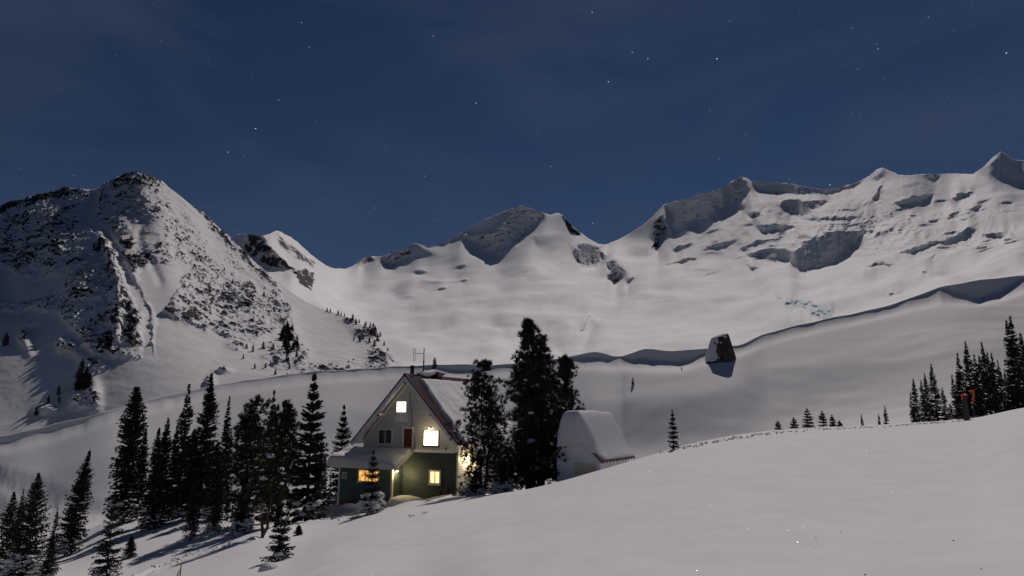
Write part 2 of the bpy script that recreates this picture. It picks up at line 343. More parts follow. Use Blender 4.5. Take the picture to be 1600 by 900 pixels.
UU = np.concatenate([np.linspace(-2.2, -0.97, 50)[:-1], np.linspace(-0.97, 0.97, 650), np.linspace(0.97, 2.2, 50)[1:]]); NU = len(UU)
DR = np.concatenate([np.geomspace(1.2, 6, 22)[:-1], np.geomspace(6, 60, 262)[:-1], np.geomspace(60, 185, 120)[:-1], np.geomspace(185, 284, 62)[:-1], np.linspace(284, 304, 81)[:-1], np.geomspace(304, 760, 18)])   # row 300 falls on the moraine crest
def line_u(pts):
    P = np.array(pts, float); a, s = pdir(P[:, 0], P[:, 1]); i = np.argsort(a)
    uq = np.clip(UU, a[i][0], a[i][-1])
    return pchip(a[i], s[i], uq), np.exp(pchip(a[i], np.log(P[i, 2]), uq))
def terrain_A():
    Z, D = [], []
    def add(s, d): Z.append(s*d); D.append(d)
    d0 = np.full(NU, 1.2); Z.append(-1.62 + 0.10*UU*1.2); D.append(d0)
    s, d = line_u(F_BOT); add(s, d)
    s, d = line_u(N_CREST); add(s, d)
    s, d = line_u(H0); add(s, d)
    s, d = line_u(H1); add(s, d)
    s, d = line_u(B0); add(s, d)
    s, d = line_u(B1); add(s, d)
    mc = np.array(M_CREST, float); lip = np.interp(mc[:, 0], [p[0] for p in LIP], [p[1] for p in LIP])
    # finer sampling of the lip thickness along the crest
    xs = np.arange(-400, 2001, 10.0); my = pchip(mc[:, 0], mc[:, 1], xs); md = np.exp(pchip(mc[:, 0], np.log(mc[:, 2]), xs))
    my0 = my; my = my + 0.5*np.sin(xs*0.11) + 0.5*np.sin(xs*0.047+1)
    lt = np.interp(xs, [p[0] for p in LIP], [p[1] for p in LIP])
    lt = lt*np.clip(0.85 + np.where(lt > 9, 0.35, 0.9)*fbm(xs/32, 0*xs, 0*xs+1, 3), 0.25, 1.5)
    dl = md - 0.45*lt/1000*md - 0.15
    off = lt.copy()
    for _ in range(60): off = np.convolve(np.pad(off, 1, 'edge'), [.25, .5, .25], 'valid')
    for _ in range(30): my0 = np.convolve(np.pad(my0, 1, 'edge'), [.25, .5, .25], 'valid')
    gs = np.interp(xs, [-400, 0, 160, 340, 500, 640, 1000, 1400, 2000], [.80, .80, .78, .68, .58, .52, .49, .47, .47])
    y5 = my0 + np.maximum(off*1.5 + 18, 22); a5, s5 = pdir(xs, y5); am, sm = pdir(xs, my0)
    d5 = (sm*md - gs*md)/(s5 - gs)
    y6 = y5 + 16; a6, s6 = pdir(xs, y6); d6 = (sm*md - gs*md)/(s6 - gs)
    y7 = y5 + 34; a7, s7 = pdir(xs, y7); d7 = (sm*md - gs*md)/(s7 - gs)
    s, d = line_u(list(zip(xs, y7, d7))); add(s, d)
    s, d = line_u(list(zip(xs, y6, d6))); add(s, d)
    s, d = line_u(list(zip(xs, y5, d5))); add(s, d)
    s, d = line_u(list(zip(xs, my+lt, dl))); add(s, d)
    s, d = line_u(list(zip(xs, my, md))); add(s, d)
    zc, dc = Z[-1], d
    Z.append(zc - 8); D.append(dc + 40)
    Z.append(zc - 45); D.append(dc*1.9); Z.append(zc - 75); D.append(dc*2.6)
    Z = np.array(Z); D = np.array(D)
    YY = DR[:, None]*(1 + (dc[None]/300.0 - 1)*sstep(58, 190, DR)[:, None])
    return pchip_cols(D, Z, YY), dc, YY
ZA, CRD, YA = terrain_A()
XA = UU[None, :]*YA
# drifts and ripples
near = sstep(70, 20, YA); far = 1-sstep(60, 130, YA)
ZA = ZA + fbm(XA/9, YA/13, 0*XA, 3)*0.10*sstep(3, 14, YA)*near + fbm(XA/2.4+0.25*YA, YA/5.0, 0*XA+3, 3)*0.018*near
ZA = ZA + fbm(XA/46, YA/34, 0*XA+9, 4)*1.3*sstep(60, 130, YA)*(1-sstep(0.80, 0.93, YA/CRD))
ZA = ZA + fbm(XA/70+0.01*YA, YA/30, 0*XA+5, 3)*1.1*sstep(120, 180, YA)*(1-sstep(0.82, 0.95, YA/CRD))
def gz(X, Y):
    j = np.interp(X/Y, UU, np.arange(NU)); j0 = min(int(j), NU-2); b = j-j0
    i = np.interp(Y, YA[:, j0], np.arange(len(DR))); i0 = min(int(i), len(DR)-2); a = i-i0
    return float((ZA[i0, j0]*(1-b)+ZA[i0, j0+1]*b)*(1-a) + (ZA[i0+1, j0]*(1-b)+ZA[i0+1, j0+1]*b)*a)
def hit(x, y, dmin=4.0):
    a, s = pdir(x, y); a, s = float(a), float(s); D = dmin
    while D < 420:
        if s*D < gz(a*D, D): return Vector((a*D, D, gz(a*D, D)))
        D *= 1.004
    return Vector((a*300, 300, gz(a*300, 300)))
def ground_at(x, D, y=700):
    a, _ = pdir(x, y); X = float(a)*D; return Vector((X, D, gz(X, D)))
def groove(pix, width, depth, dmin=4.0, seed=0, edge=0.5):
    global ZA
    P = [hit(x, y, dmin) for x, y in pix]; pts = [(p.x, p.y) for p in P]
    m = YA > 3
    lo, hi = min(p[1] for p in pts)-4*width, max(p[1] for p in pts)+4*width
    rows = np.where((YA.max(1) > lo) & (YA.min(1) < hi))[0]; sl = slice(rows[0], rows[-1]+1)
    d = poly_dist(XA[sl], YA[sl], pts)
    n = fbm(XA[sl]/width*1.7, YA[sl]/width*1.7, 0*XA[sl]+seed, 3)
    dd = d/width + 0.35*n
    ZA[sl] += -depth*(1-sstep(0.5, 1.0, dd))*(1+0.8*n) + depth*edge*np.exp(-((dd-1.3)/0.35)**2)*(0.6+n)
    return pts
groove([(225,899),(262,880),(300,868),(350,853),(400,843),(440,832)], 0.42, 0.22, seed=2)
groove([(290,826),(320,829),(345,828),(372,833)], 0.55, 0.22, 30, seed=4)
groove([(-60,732),(0,748),(50,766),(100,787),(150,800),(190,800)], 2.6, 0.42, 90, seed=6)
groove([(-60,742),(0,760),(40,778),(80,794)], 1.8, 0.3, 90, seed=7)
groove([(500,818),(540,812),(590,800)], 0.5, 0.18, 25, seed=8)
def trod_path():
    global ZA
    P = [ground_at(x, d, y) for x, y, d in [(1060,699,31.2),(1100,691,32),(1150,684,33),(1200,676,34.5),(1300,669,35.5),(1420,663,36.4),(1500,657,36)]]
    rows = np.where((DR > 25) & (DR < 44))[0]; sl = slice(rows[0], rows[-1]+1)
    d = poly_dist(XA[sl], YA[sl], [(p.x, p.y) for p in P])
    k = 1-sstep(0.7, 1.6, d)
    ZA[sl] += k*(fbm(XA[sl]/0.45, YA[sl]/0.8, 0*XA[sl], 3)*0.07 - 0.04)
    return P
PATH = trod_path()
def mound(x, y, rad, h, dmin=20):
    global ZA
    p = hit(x, y, dmin); d = np.hypot(XA-p.x, YA-p.y); ZA = ZA + h*np.exp(-(d/rad)**2)
for a in ((610,792,1.6,0.35),(640,790,1.2,0.25),(478,822,2.2,0.25),(230,812,3,0.3),(335,815,3,0.35),(430,832,1.6,0.2)): mound(*a)
me = np_mesh('snow_ground', np.stack([XA, YA, ZA], -1).reshape(-1, 3), grid_quads(len(DR), NU), 'snow')
o = link('snow_ground', me); o['kind'] = 'structure'

# ------------------------------------------------------------------ glacier and high ridge
B_SKY = [(200,420),(350,385),(365,372),(372,366),(388,366),(396,369),(410,368),(422,365),(431,360),(440,363),(455,371),(467,380),(480,392),(490,401),(500,408),(510,415),(520,419),(540,420),(552,415),(558,411),(567,404),(575,400),(595,401),(610,396),(630,389),(648,380),(662,384),(675,385),(695,379),(715,367),(735,356),(760,342),(785,332),(800,326),(813,321),(830,325),(845,332),(860,336),(872,332),(880,337),(890,349),(905,362),(920,373),(935,381),(945,382),(960,377),(980,367),(1000,355),(1015,343),(1037,320),(1060,313),(1080,310),(1092,302),(1110,300),(1130,294),(1145,282),(1158,276),(1168,279),(1175,283),(1200,284),(1237,287),(1270,294),(1290,296),(1315,292),(1340,285),(1358,275),(1370,265),(1378,262),(1392,267),(1405,273),(1422,274),(1440,272),(1465,272),(1490,271),(1520,272),(1535,263),(1550,247),(1563,237),(1572,241),(1585,250),(1600,251),(1650,262),(1750,280),(1900,290)]
DB = tps([(200,640,640),(350,625,640),(500,605,650),(640,600,650),(800,600,650),(1000,590,640),(1150,580,640),(1300,530,650),(1450,490,680),(1600,460,700),(1900,420,750),
    (560,520,1500),(650,520,1450),(800,520,1400),(950,520,1350),(1100,500,1350),(1300,450,1350),(1500,410,1300),(1600,385,1300),(1900,350,1300),
    (480,455,1700),(430,440,1600),(560,450,2900),(700,430,3100),(850,430,2800),(950,410,3600),(1100,420,2500),(1300,390,2100),(1500,330,2400),(1600,310,2400),
    (350,385,1900),(431,361,1950),(490,402,2300),(540,420,3700),(650,382,3900),(735,357,3900),(812,322,3900),(872,333,3900),(920,375,4300),(945,382,4700),(1040,318,4300),(1160,277,4000),(1250,290,3900),(1330,290,3800),(1378,263,3400),(1500,272,3300),(1563,238,3000),(1600,251,3200),(1900,290,3200)])
NBX, NBY, LAM = 860, 260, 0.09
def terrain_B():
    xs = np.linspace(200, 1880, NBX)
    ysky = np.interp(xs, [p[0] for p in B_SKY], [p[1] for p in B_SKY])
    mc = np.array(M_CREST, float); ybase = pchip(mc[:, 0], mc[:, 1], xs) + 34
    jag = fbm(xs/9.0, xs*0, xs*0+4, 4)*1.1 + fbm(xs/3.0, xs*0, xs*0+8, 2)*0.5
    ysky = ysky + jag
    v = np.linspace(0, 1, NBY)[:, None]
    Y = ybase + (ysky-ybase)*v; X = np.repeat(xs[None], NBY, 0)
    lnD = DB(X, Y)
    K = np.zeros_like(X); rock = np.zeros_like(X); ice = np.zeros_like(X)
    wob = fbm(X/14, Y/14, 0*X+2, 3); wx, wy = X + 3.4*wob + 1.6*fbm(X/4, Y/4, 0*X+9, 2), Y + 2.2*fbm(X/9, Y/9, 0*X+6, 3) + 1.4*fbm(X/3.5, Y/3.5, 0*X+3, 2)
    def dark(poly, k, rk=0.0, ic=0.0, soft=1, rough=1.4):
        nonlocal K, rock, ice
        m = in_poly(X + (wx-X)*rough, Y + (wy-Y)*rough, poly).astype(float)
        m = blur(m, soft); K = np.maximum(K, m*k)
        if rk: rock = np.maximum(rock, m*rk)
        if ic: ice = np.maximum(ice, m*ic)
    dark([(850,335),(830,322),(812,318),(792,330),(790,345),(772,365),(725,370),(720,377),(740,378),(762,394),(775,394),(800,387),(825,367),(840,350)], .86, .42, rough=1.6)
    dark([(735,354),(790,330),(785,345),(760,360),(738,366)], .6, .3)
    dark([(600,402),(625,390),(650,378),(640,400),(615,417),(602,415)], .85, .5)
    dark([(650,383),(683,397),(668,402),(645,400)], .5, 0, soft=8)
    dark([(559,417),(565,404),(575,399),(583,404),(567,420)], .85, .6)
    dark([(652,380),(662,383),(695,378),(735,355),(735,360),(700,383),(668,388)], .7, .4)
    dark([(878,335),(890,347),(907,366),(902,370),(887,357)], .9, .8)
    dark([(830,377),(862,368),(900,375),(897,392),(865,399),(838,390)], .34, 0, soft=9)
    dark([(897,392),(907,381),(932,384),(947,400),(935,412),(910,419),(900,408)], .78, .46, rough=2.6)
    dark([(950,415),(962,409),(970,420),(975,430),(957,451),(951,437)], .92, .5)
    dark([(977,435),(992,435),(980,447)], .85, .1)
    dark([(775,422),(800,412),(837,422),(832,442),(800,440),(780,432)], .28, 0, soft=10)
    dark([(770,505),(850,495),(905,515),(895,540),(800,545)], .35, 0, soft=14)
    dark([(870,545),(910,525),(925,500),(932,512),(915,540),(880,560)], .4, 0, soft=6)
    dark([(927,492),(918,497),(906,522),(914,520)], .8)
    for (x, y, w, h, k) in [(655,424,15,3,.8),(720,415,9,2,.7),(688,452,8,2,.7),(725,437,8,2,.55),(640,462,14,5,.4),(680,440,30,3,.35),(750,475,22,5,.35),(650,480,40,7,.25),(820,470,30,6,.3),(600,455,30,5,.25),(700,500,40,9,.3),(780,395,10,2,.5),(870,470,25,6,.3),(1010,470,30,8,.3),(1080,480,50,10,.25),(1130,470,45,8,.3),(1225,500,30,8,.25),(1110,395,22,3,.4),(1095,420,22,3,.35),(850,440,26,6,.3),(620,500,40,8,.2),(1000,540,40,8,.2),(1330,470,40,6,.25),(1430,440,40,8,.3)]:
        g = np.exp(-((X-x + 6*wob)/w)**2 - ((Y-y-0.12*(X-x)*-1)/h)**2); K = np.maximum(K, min(1.5*k, .9)*g)
    dark([(1020,345),(1035,337),(1045,355),(1027,391),(1021,387)], .95, .62)
    dark([(1040,319),(1095,301),(1125,296),(1155,276),(1165,282),(1170,295),(1152,315),(1140,322),(1125,327),(1112,337),(1100,344),(1075,346),(1057,357),(1050,350),(1045,332)], .84, .12, rough=1.9)
    dark([(1155,314),(1167,322),(1158,333)], .85, .35)
    dark([(1172,282),(1200,284),(1237,287),(1287,295),(1325,290),(1355,280),(1335,293),(1300,304),(1250,304),(1207,301),(1182,297)], .84, .1)
    dark([(1220,315),(1250,311),(1297,314),(1287,322),(1262,334),(1237,334),(1222,327)], .88, .3, rough=2.4)
    dark([(1167,334),(1190,337),(1177,347),(1169,342)], .9, .5)
    for (pl, k, ic) in [([(1182,352),(1215,350),(1247,355),(1212,360),(1190,365)], .9, .3), ([(1250,342),(1287,339),(1347,340),(1320,347),(1275,347)], .9, .3),
        ([(1307,329),(1337,327),(1325,331)], .9, 0), ([(1390,317),(1425,307),(1457,307),(1452,316),(1412,320)], .9, .2), ([(1395,327),(1425,322),(1417,329)], .85, 0),
        ([(1487,310),(1497,300),(1521,300),(1507,306),(1496,316)], .85, .1), ([(1362,279),(1377,267),(1379,277),(1372,283)], .9, 0), ([(1379,280),(1376,315),(1365,318),(1373,295)], .9, 0),
        ([(1434,282),(1440,290),(1400,296)], .3, 0), ([(1405,399),(1425,392),(1450,382),(1495,367),(1512,352),(1527,360),(1500,372),(1460,382),(1445,390),(1435,400)], .92, .3),
        ([(1532,365),(1575,361),(1567,370),(1537,370)], .9, .2), ([(1350,420),(1370,412),(1405,412),(1380,418)], .9, .2), ([(1435,425),(1450,422),(1445,427)], .8, 0), ([(1450,405),(1465,400),(1458,407)], .8, 0),
        ([(1370,457),(1410,456),(1395,460)], .85, .2), ([(1366,362),(1394,358),(1385,370),(1372,368)], .7, 0), ([(1415,335),(1440,337),(1425,341)], .75, 0), ([(1480,335),(1502,330),(1495,342)], .8, .1), ([(1510,326),(1532,324),(1525,334)], .85, .1),
        ([(1445,272),(1467,272),(1465,281),(1450,280)], .85, 0), ([(1040,410),(1093,400),(1070,410)], .85, 0), ([(1165,414),(1190,421),(1175,423)], .85, .1), ([(1050,387),(1080,376),(1082,380),(1055,391)], .8, 0), ([(1102,387),(1150,372),(1157,374),(1110,391)], .8, 0), ([(1153,388),(1182,376),(1225,368),(1226,371),(1160,390)], .8, 0),
        ([(1240,366),(1262,363),(1270,372),(1250,371)], .8, 0)]:
        dark(pl, k, 0, ic)
    dark([(1235,410),(1240,395),(1260,375),(1295,362),(1347,359),(1344,380),(1327,395),(1300,412),(1275,420),(1250,425)], .90, .30, .15, rough=2.6)
    dark([(1160,397),(1200,385),(1245,390),(1235,405),(1210,411)], .78, 0, soft=3)
    dark([(1530,347),(1600,318),(1700,310),(1700,345),(1600,352),(1550,360)], .10, 0, soft=12)
    dark([(1525,267),(1565,245),(1580,262),(1600,272),(1640,280),(1570,282),(1530,274)], .6, .1, soft=4)
    dark([(1225,477),(1232,467),(1260,469),(1275,475),(1302,480),(1300,487),(1290,495),(1275,492),(1262,485),(1237,482)], .95, 0, .9, rough=1.8); brk = sstep(-0.05, 0.35, fbm(X/7, Y/3.5, 0*X+12, 3)); near_ice = np.exp(-((X-1262)/60)**2 - ((Y-481)/22)**2); K = K*(1 - near_ice*(1-brk)*0.8); ice = ice*(1 - near_ice*(1-brk)*0.7)
    dark([(1218,465),(1225,470),(1210,470)], .8); dark([(1290,470),(1297,471),(1291,473)], .8); dark([(1310,468),(1320,470),(1312,471)], .8)
    dark([(380,385),(388,366),(410,366),(415,382),(435,400),(460,420),(440,424),(407,412),(385,395)], .9, .66, soft=1, rough=1.5)
    dark([(455,425),(475,418),(492,427),(486,458),(470,447)], .6, .75)
    dark([(430,362),(445,375),(470,395),(495,410),(490,420),(455,400),(435,385)], .35, .60, soft=3)
    # crevasses: short open slots across the steeper ice
    gq = np.random.RandomState(21)
    for q in range(46):
        x, y = gq.uniform(1040, 1590), 0; y = np.interp(x, [1040, 1160, 1300, 1450, 1590], [380, 345, 335, 325, 330]) + gq.uniform(-14, 70); w, h = gq.uniform(5, 17), gq.uniform(1.1, 2.0)
        g = np.exp(-np.abs((X-x)/w)**3 - np.abs((Y-y + (X-x)*gq.uniform(.05, .3) + 1.2*wob)/h)**3); K = np.maximum(K, gq.uniform(.6, .92)*g)
    # crevassed texture
    cr = fbm(X/16 + 0.05*Y, Y/3.2 + X/45, 0*X, 3, ridged=True)
    zone = np.exp(-((X-1330)/230)**2 - ((Y-355)/45)**2)
    zone2 = 0.25 + np.exp(-((X-1350)/260)**2 - ((Y-360)/60)**2); K = np.maximum(K, sstep(0.62, 0.9, cr)*zone*0.75)
    K = np.clip(K + (0.5*fbm(X/85, Y/18 + X/160, 0*X+1, 2) + 0.3*fbm(X/22, Y/5 + X/90, 0*X+7, 3)*zone2)*(1-K), -.3, .95)
    # steep faces wanted where K is high: least-squares depth change that stays smooth sideways
    grad = np.vstack([lnD[1:]-lnD[:-1], lnD[-1:]-lnD[-2:-1]])
    f = -np.clip(K, -0.4, .97)*np.maximum(grad, 0.0008)*1.42
    px_x = (xs[1]-xs[0]); px_y = np.mean(ybase-ysky)/(NBY-1)
    pad = 120; fp = np.pad(f, ((pad, pad), (pad, pad)))
    ky = 2*np.pi*np.fft.fftfreq(fp.shape[0], px_y)[:, None]; kx = 2*np.pi*np.fft.fftfreq(fp.shape[1], px_x)[None]
    den = ky**2 + LAM*kx**2 + (1/120.0)**2
    dl = np.fft.ifft2(-1j*ky*np.fft.fft2(fp/px_y)/den).real[pad:-pad, pad:-pad]
    lnD = lnD + dl
    D = np.exp(lnD)
    a, s = pdir(X, Y)
    PX, PY, PZ = a*D, D, s*D
    # real relief: wind-worked snow, crags where rock shows
    amp = 2.0 + 9.0*np.clip(rock, 0, 1)
    n1 = fbm(PX/90, PY/90, PZ/90, 3); n2 = fbm(PX/28, PY/28, PZ/28, 4, ridged=True)
    ul = np.log(PY)*3.4; fade = sstep(0.02, 0.15, v)*(1-sstep(0.80, 0.97, v))*(1-0.8*np.clip(K*1.2, 0, 1))
    fold = fbm(X/120 + ul*0.35, ul*1.25 - X/300, 0*X+2, 2) + 0.16*fbm(X/45 + ul*0.5, ul*2.6 - X/120, 0*X+5, 2)
    dz = 0.0105*PY*fold
    for (x, y, sx, sy, am) in [(805,424,45,10,5),(890,388,28,9,4),(845,515,60,12,5),(700,500,60,10,3.5),(660,440,50,6,2.5),(920,455,50,12,4),(1110,470,70,14,5),(1215,495,50,12,4),(1050,540,60,10,3),(640,545,60,10,3),(770,470,60,8,3),(1180,405,30,8,3),(1450,395,50,10,4),(1560,400,50,12,4),(1590,345,50,12,6),(1400,345,40,6,2.5),(600,470,40,8,2.5),(740,545,50,10,3),(985,480,30,14,3)]:
        dz = dz + am/1000*PY*np.exp(-((X-x)/sx)**2 - ((Y-y - 0.10*(x-X))/sy)**2)
    PZ = PZ + dz*fade
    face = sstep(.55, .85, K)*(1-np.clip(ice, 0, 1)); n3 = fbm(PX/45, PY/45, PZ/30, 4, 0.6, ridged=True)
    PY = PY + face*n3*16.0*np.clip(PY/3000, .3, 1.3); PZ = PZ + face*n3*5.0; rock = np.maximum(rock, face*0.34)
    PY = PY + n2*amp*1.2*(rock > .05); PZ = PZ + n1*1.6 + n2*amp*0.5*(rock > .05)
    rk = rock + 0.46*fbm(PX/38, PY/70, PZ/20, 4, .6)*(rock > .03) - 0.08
    # back of the ridge
    Vs = [np.stack([PX, PY, PZ], -1)]
    for f, dz in ((1.05, .35), (1.25, 1.2), (1.6, 2.2)):
        top = np.stack([PX[-1]*f, PY[-1]*f, PZ[-1] - (f-1)*PY[-1]*dz*0.6], -1)[None]; Vs.append(top)
    V = np.concatenate(Vs, 0); pad = lambda q: np.concatenate([q, np.repeat(q[-1:]*0, 3, 0)], 0)
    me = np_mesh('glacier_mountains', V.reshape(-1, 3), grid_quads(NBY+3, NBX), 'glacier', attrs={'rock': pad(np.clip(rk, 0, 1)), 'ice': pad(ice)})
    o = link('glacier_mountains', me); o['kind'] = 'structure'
terrain_B()

# ------------------------------------------------------------------ rocky mountain on the left
C_SKY = [(-320,365),(-100,330),(0,325),(15,320),(45,312),(65,306),(85,302),(108,296),(140,297),(148,299),(160,292),(175,283),(195,275),(215,272),(235,277),(252,284),(270,297),(290,313),(310,331),(318,333),(332,347),(345,359),(360,373),(380,392),(400,412),(420,428),(440,444),(460,460),(480,472),(500,481),(512,485),(530,492),(560,505),(580,515),(600,535),(615,552),(630,572),(650,602)]
DC = tps([(-320,770,345),(0,715,395),(160,680,412),(340,635,446),(500,612,480),(640,612,540),
    (-300,560,570),(0,560,535),(100,560,505),(200,560,490),(300,560,510),(400,545,590),(480,535,680),(560,545,690),
    (-300,450,770),(0,450,770),(90,420,725),(190,420,665),(300,430,740),(390,455,830),
    (-320,365,1030),(0,325,1080),(145,298,1030),(215,272,990),(332,347,1020),(430,436,960),(510,484,910),(580,515,800),(650,602,620)])
GULLY = [([(147,300),(143,325),(140,345),(168,368),(182,385),(190,410),(205,435),(220,470)], 8, .014),
         ([(225,345),(215,380),(235,410),(250,440)], 7, .010), ([(0,470),(40,470),(90,440),(110,420)], 26, .03), ([(20,400),(60,430)], 14, .02), ([(330,380),(360,440),(340,500)], 16, .012)]
RIB = [([(155,365),(172,395),(186,440),(190,490),(185,530)], 7, .030), ([(195,415),(210,440),(220,475),(214,520)], 10, .012), ([(60,330),(100,400),(120,440)], 22, .02), ([(215,290),(250,340),(262,420),(280,470)], 25, .02), ([(300,345),(350,420),(400,500)], 12, .012),
       ([(552,508),(590,540),(600,565)], 10, .012), ([(455,490),(470,540)], 9, .012), ([(130,560),(150,610)], 10, .01), ([(35,520),(45,550)], 8, .01)]
NCX, NCY = 640, 360
CXS = np.linspace(-300, 650, NCX)
def c_depth(X, Y):
    l = DC(X, Y)
    for ln, w, a in GULLY: l = l + a*np.exp(-(poly_dist(X, Y, ln)/w)**2)
    for ln, w, a in RIB: l = l - a*np.exp(-(poly_dist(X, Y, ln)/w)**2)
    return l
def terrain_C():
    ysky = np.interp(CXS, [p[0] for p in C_SKY], [p[1] for p in C_SKY])
    ysky = ysky + fbm(CXS/11, 0*CXS, 0*CXS, 4)*2.2*(1-sstep(430, 480, CXS)*0.6)
    mc = np.array(M_CREST, float); yb = pchip(mc[:, 0], mc[:, 1], CXS) + 30; yb = np.maximum(yb, ysky+3)
    v = np.linspace(0, 1, NCY)[:, None]; Y = yb + (ysky-yb)*v; X = np.repeat(CXS[None], NCY, 0)
    D = np.exp(c_depth(X, Y))
    a, s = pdir(X, Y); PX, PY, PZ = a*D, D, s*D
    # how rocky each place is
    P = np.full(X.shape, -0.55); XW = X + 9*fbm(X/22, Y/22, 0*X, 3) + 4*fbm(X/7, Y/7, 0*X, 2); YW = Y + 8*fbm(X/22, Y/22, 0*X+4, 3) + 4*fbm(X/7, Y/7, 0*X+4, 2)
    def reg(poly, val, soft=10):
        nonlocal P
        m = blur(in_poly(XW, YW, poly).astype(float), soft); P = P*(1-m) + val*m
    reg([(-300,300),(0,318),(145,285),(215,262),(340,345),(430,440),(460,500),(400,540),(330,520),(250,500),(245,560),(150,560),(90,490),(-300,470)], 0.10)
    reg([(250,284),(300,318),(390,400),(440,450),(400,470),(330,400),(280,340)], -0.12, 6)
    reg([(0,345),(60,330),(130,330),(110,400),(60,420),(0,410)], 0.22, 8)
    reg([(0,318),(108,290),(145,295),(100,310),(40,325),(0,335)], 0.45, 3)
    reg([(170,285),(215,266),(262,285),(255,300),(215,295),(185,310)], 0.30, 4)
    reg([(310,328),(322,332),(350,365),(400,418),(440,450),(425,448),(380,405),(335,360)], 0.30, 3)
    reg([(148,298),(155,300),(148,330),(146,348),(170,362),(185,385),(175,390),(135,352),(130,335)], -0.9, 2)
    reg([(0,420),(60,440),(110,425),(85,460),(20,478),(0,470)], -0.45, 6)
    reg([(155,360),(170,375),(190,420),(200,440),(215,470),(222,530),(205,535),(195,480),(188,520),(175,535),(180,470),(160,420),(150,385)], 0.30, 5)
    reg([(190,380),(212,372),(215,385),(200,395)], 0.5, 2); reg([(198,400),(235,402),(238,420),(225,432),(240,442),(235,450),(215,435)], 0.42, 2)
    reg([(183,372),(200,420),(222,460),(240,510),(236,575),(222,560),(225,500),(205,455),(190,420)], -0.8, 2)
    reg([(200,345),(260,345),(260,378),(215,380)], -0.25, 5)
    reg([(215,430),(240,410),(290,420),(280,450),(255,490),(300,520),(320,600),(240,600),(245,500)], -0.75, 5)
    reg([(300,450),(400,440),(410,480),(350,490),(300,480)], 0.2, 6)
    for (x, y, rx, ry, val) in [(272,490,9,6,.5),(303,494,12,8,.55),(330,490,8,4,.4),(352,490,9,5,.45),(390,470,8,16,.35),(372,540,22,10,.15),(432,560,22,28,.28),(472,560,18,26,.12),(455,520,10,18,.3),(520,580,40,14,.30),(590,565,26,22,.33),(575,520,26,12,.22),(540,560,24,12,-.2),(40,530,12,12,.35),(95,540,10,12,.2),(115,545,12,12,.25),(170,540,12,14,.45),(150,570,16,14,.4),(130,630,22,16,.4),(150,625,10,20,.4),(70,640,20,8,.3),(350,580,14,5,.35),(330,597,8,10,.3),(395,600,8,6,.3),(212,535,9,16,.4),(50,505,30,8,-.2),(486,460,6,4,.4),(450,482,20,8,.12),(545,502,20,6,.12)]:
        g = np.exp(-((X-x)/rx)**2 - ((Y-y)/ry)**2); P = P*(1-g) + val*g
    big0 = sstep(-0.5, 0.2, P)
    nA = fbm(PX/38 + PZ/60, PY/38, PZ/24, 5, 0.58); nB = fbm(PX/9, PY/9, PZ/6, 4, 0.6); nR = fbm(PX/26, PY/26, PZ/26, 5, 0.55, ridged=True)
    nC = fbm(PX/3.6, PY/3.6, PZ/2.2, 3, 0.6); rv = P - 0.03*big0 + 0.42*nA + 0.55*nB + 0.62*nC
    rock = sstep(0.05, 0.55, rv)
    big = sstep(-0.5, 0.2, P)
    out = rock*(2.4 + 3.0*np.clip(nB, -.5, 1) + 1.6*np.clip(nC, -.5, 1)) + nR*5.0*big + nA*4.0*(0.25+big)
    PY = PY - out*0.8; PZ = PZ + out*0.45 + fbm(PX/25, PY/25, 0*PX, 3)*0.5
    PX = PX + nB*1.2*big
    Vs = [np.stack([PX, PY, PZ], -1)]
    for f, dz in ((1.03, .5), (1.12, 1.0), (1.3, 1.6)):
        Vs.append(np.stack([PX[-1]*f, PY[-1]*f, PZ[-1] - (f-1)*PY[-1]*dz], -1)[None])
    V = np.concatenate(Vs, 0); pad = np.concatenate([rock, np.repeat(rock[-1:], 3, 0)], 0)
    me = np_mesh('rocky_mountain', V.reshape(-1, 3), grid_quads(NCY+3, NCX), 'mountain', attrs={'rock': np.clip(pad, 0, 1)})
    o = link('rocky_mountain', me); o['kind'] = 'structure'
terrain_C()

# ------------------------------------------------------------------ cabin
HP = Vector((-3.92, 48.0, -6.2)); HA = R(-24.0)
HX = Vector((math.cos(HA), math.sin(HA), 0)); HY = Vector((-math.sin(HA), math.cos(HA), 0))
def fac(x, y, off=0.0, P=HP, X=HX, Yv=HY):
    """pixel -> (local x, local z) on the wall plane at local y = off"""
    a, s = pdir(x, y); d = Vector((float(a), 1, float(s)))
    P2 = Vector((P.x, P.y, 0)); D = (P2.dot(Yv)+off)/d.dot(Yv); p = d*D
    return (p-P).dot(X), p.z-P.z
def window(parent, x0, x1, z0, z1, y, frame, pane, fw=0.09, bars=1, sill=True, name='window', flip=None):
    w = MB()
    w.box(x0-fw, x1+fw, y-0.075, y, z1, z1+fw).box(x0-fw, x0, y-0.075, y, z0, z1).box(x1, x1+fw, y-0.075, y, z0, z1).box(x0-fw, x1+fw, y-0.075, y, z0-fw, z0)
    o = w.build(name, frame, parent)
    MB().box(x0, x1, y-0.034, y-0.02, z0, z1).build('pane', pane, o)
    for k in range(bars):
        xc = x0 + (x1-x0)*(k+1)/(bars+1); MB().box(xc-0.028, xc+0.028, y-0.058, y-0.036, z0, z1).build('mullion', frame, o)
    if sill: MB().box(x0-fw-0.04, x1+fw+0.04, y-0.12, y-0.002, z0-fw-0.05, z0-fw-0.002).build('sill', frame, o)
    return o
def board(parent, material, xl0, xr0, z0, xl1, xr1, z1, y, proud=0.05):
    return MB().prism([(xl0,y,z0),(xr0,y,z0),(xr1,y,z1),(xl1,y,z1)], [(xl0,y-proud,z0),(xr0,y-proud,z0),(xr1,y-proud*0.3,z1),(xl1,y-proud*0.3,z1)]).build('siding_board', material, parent)
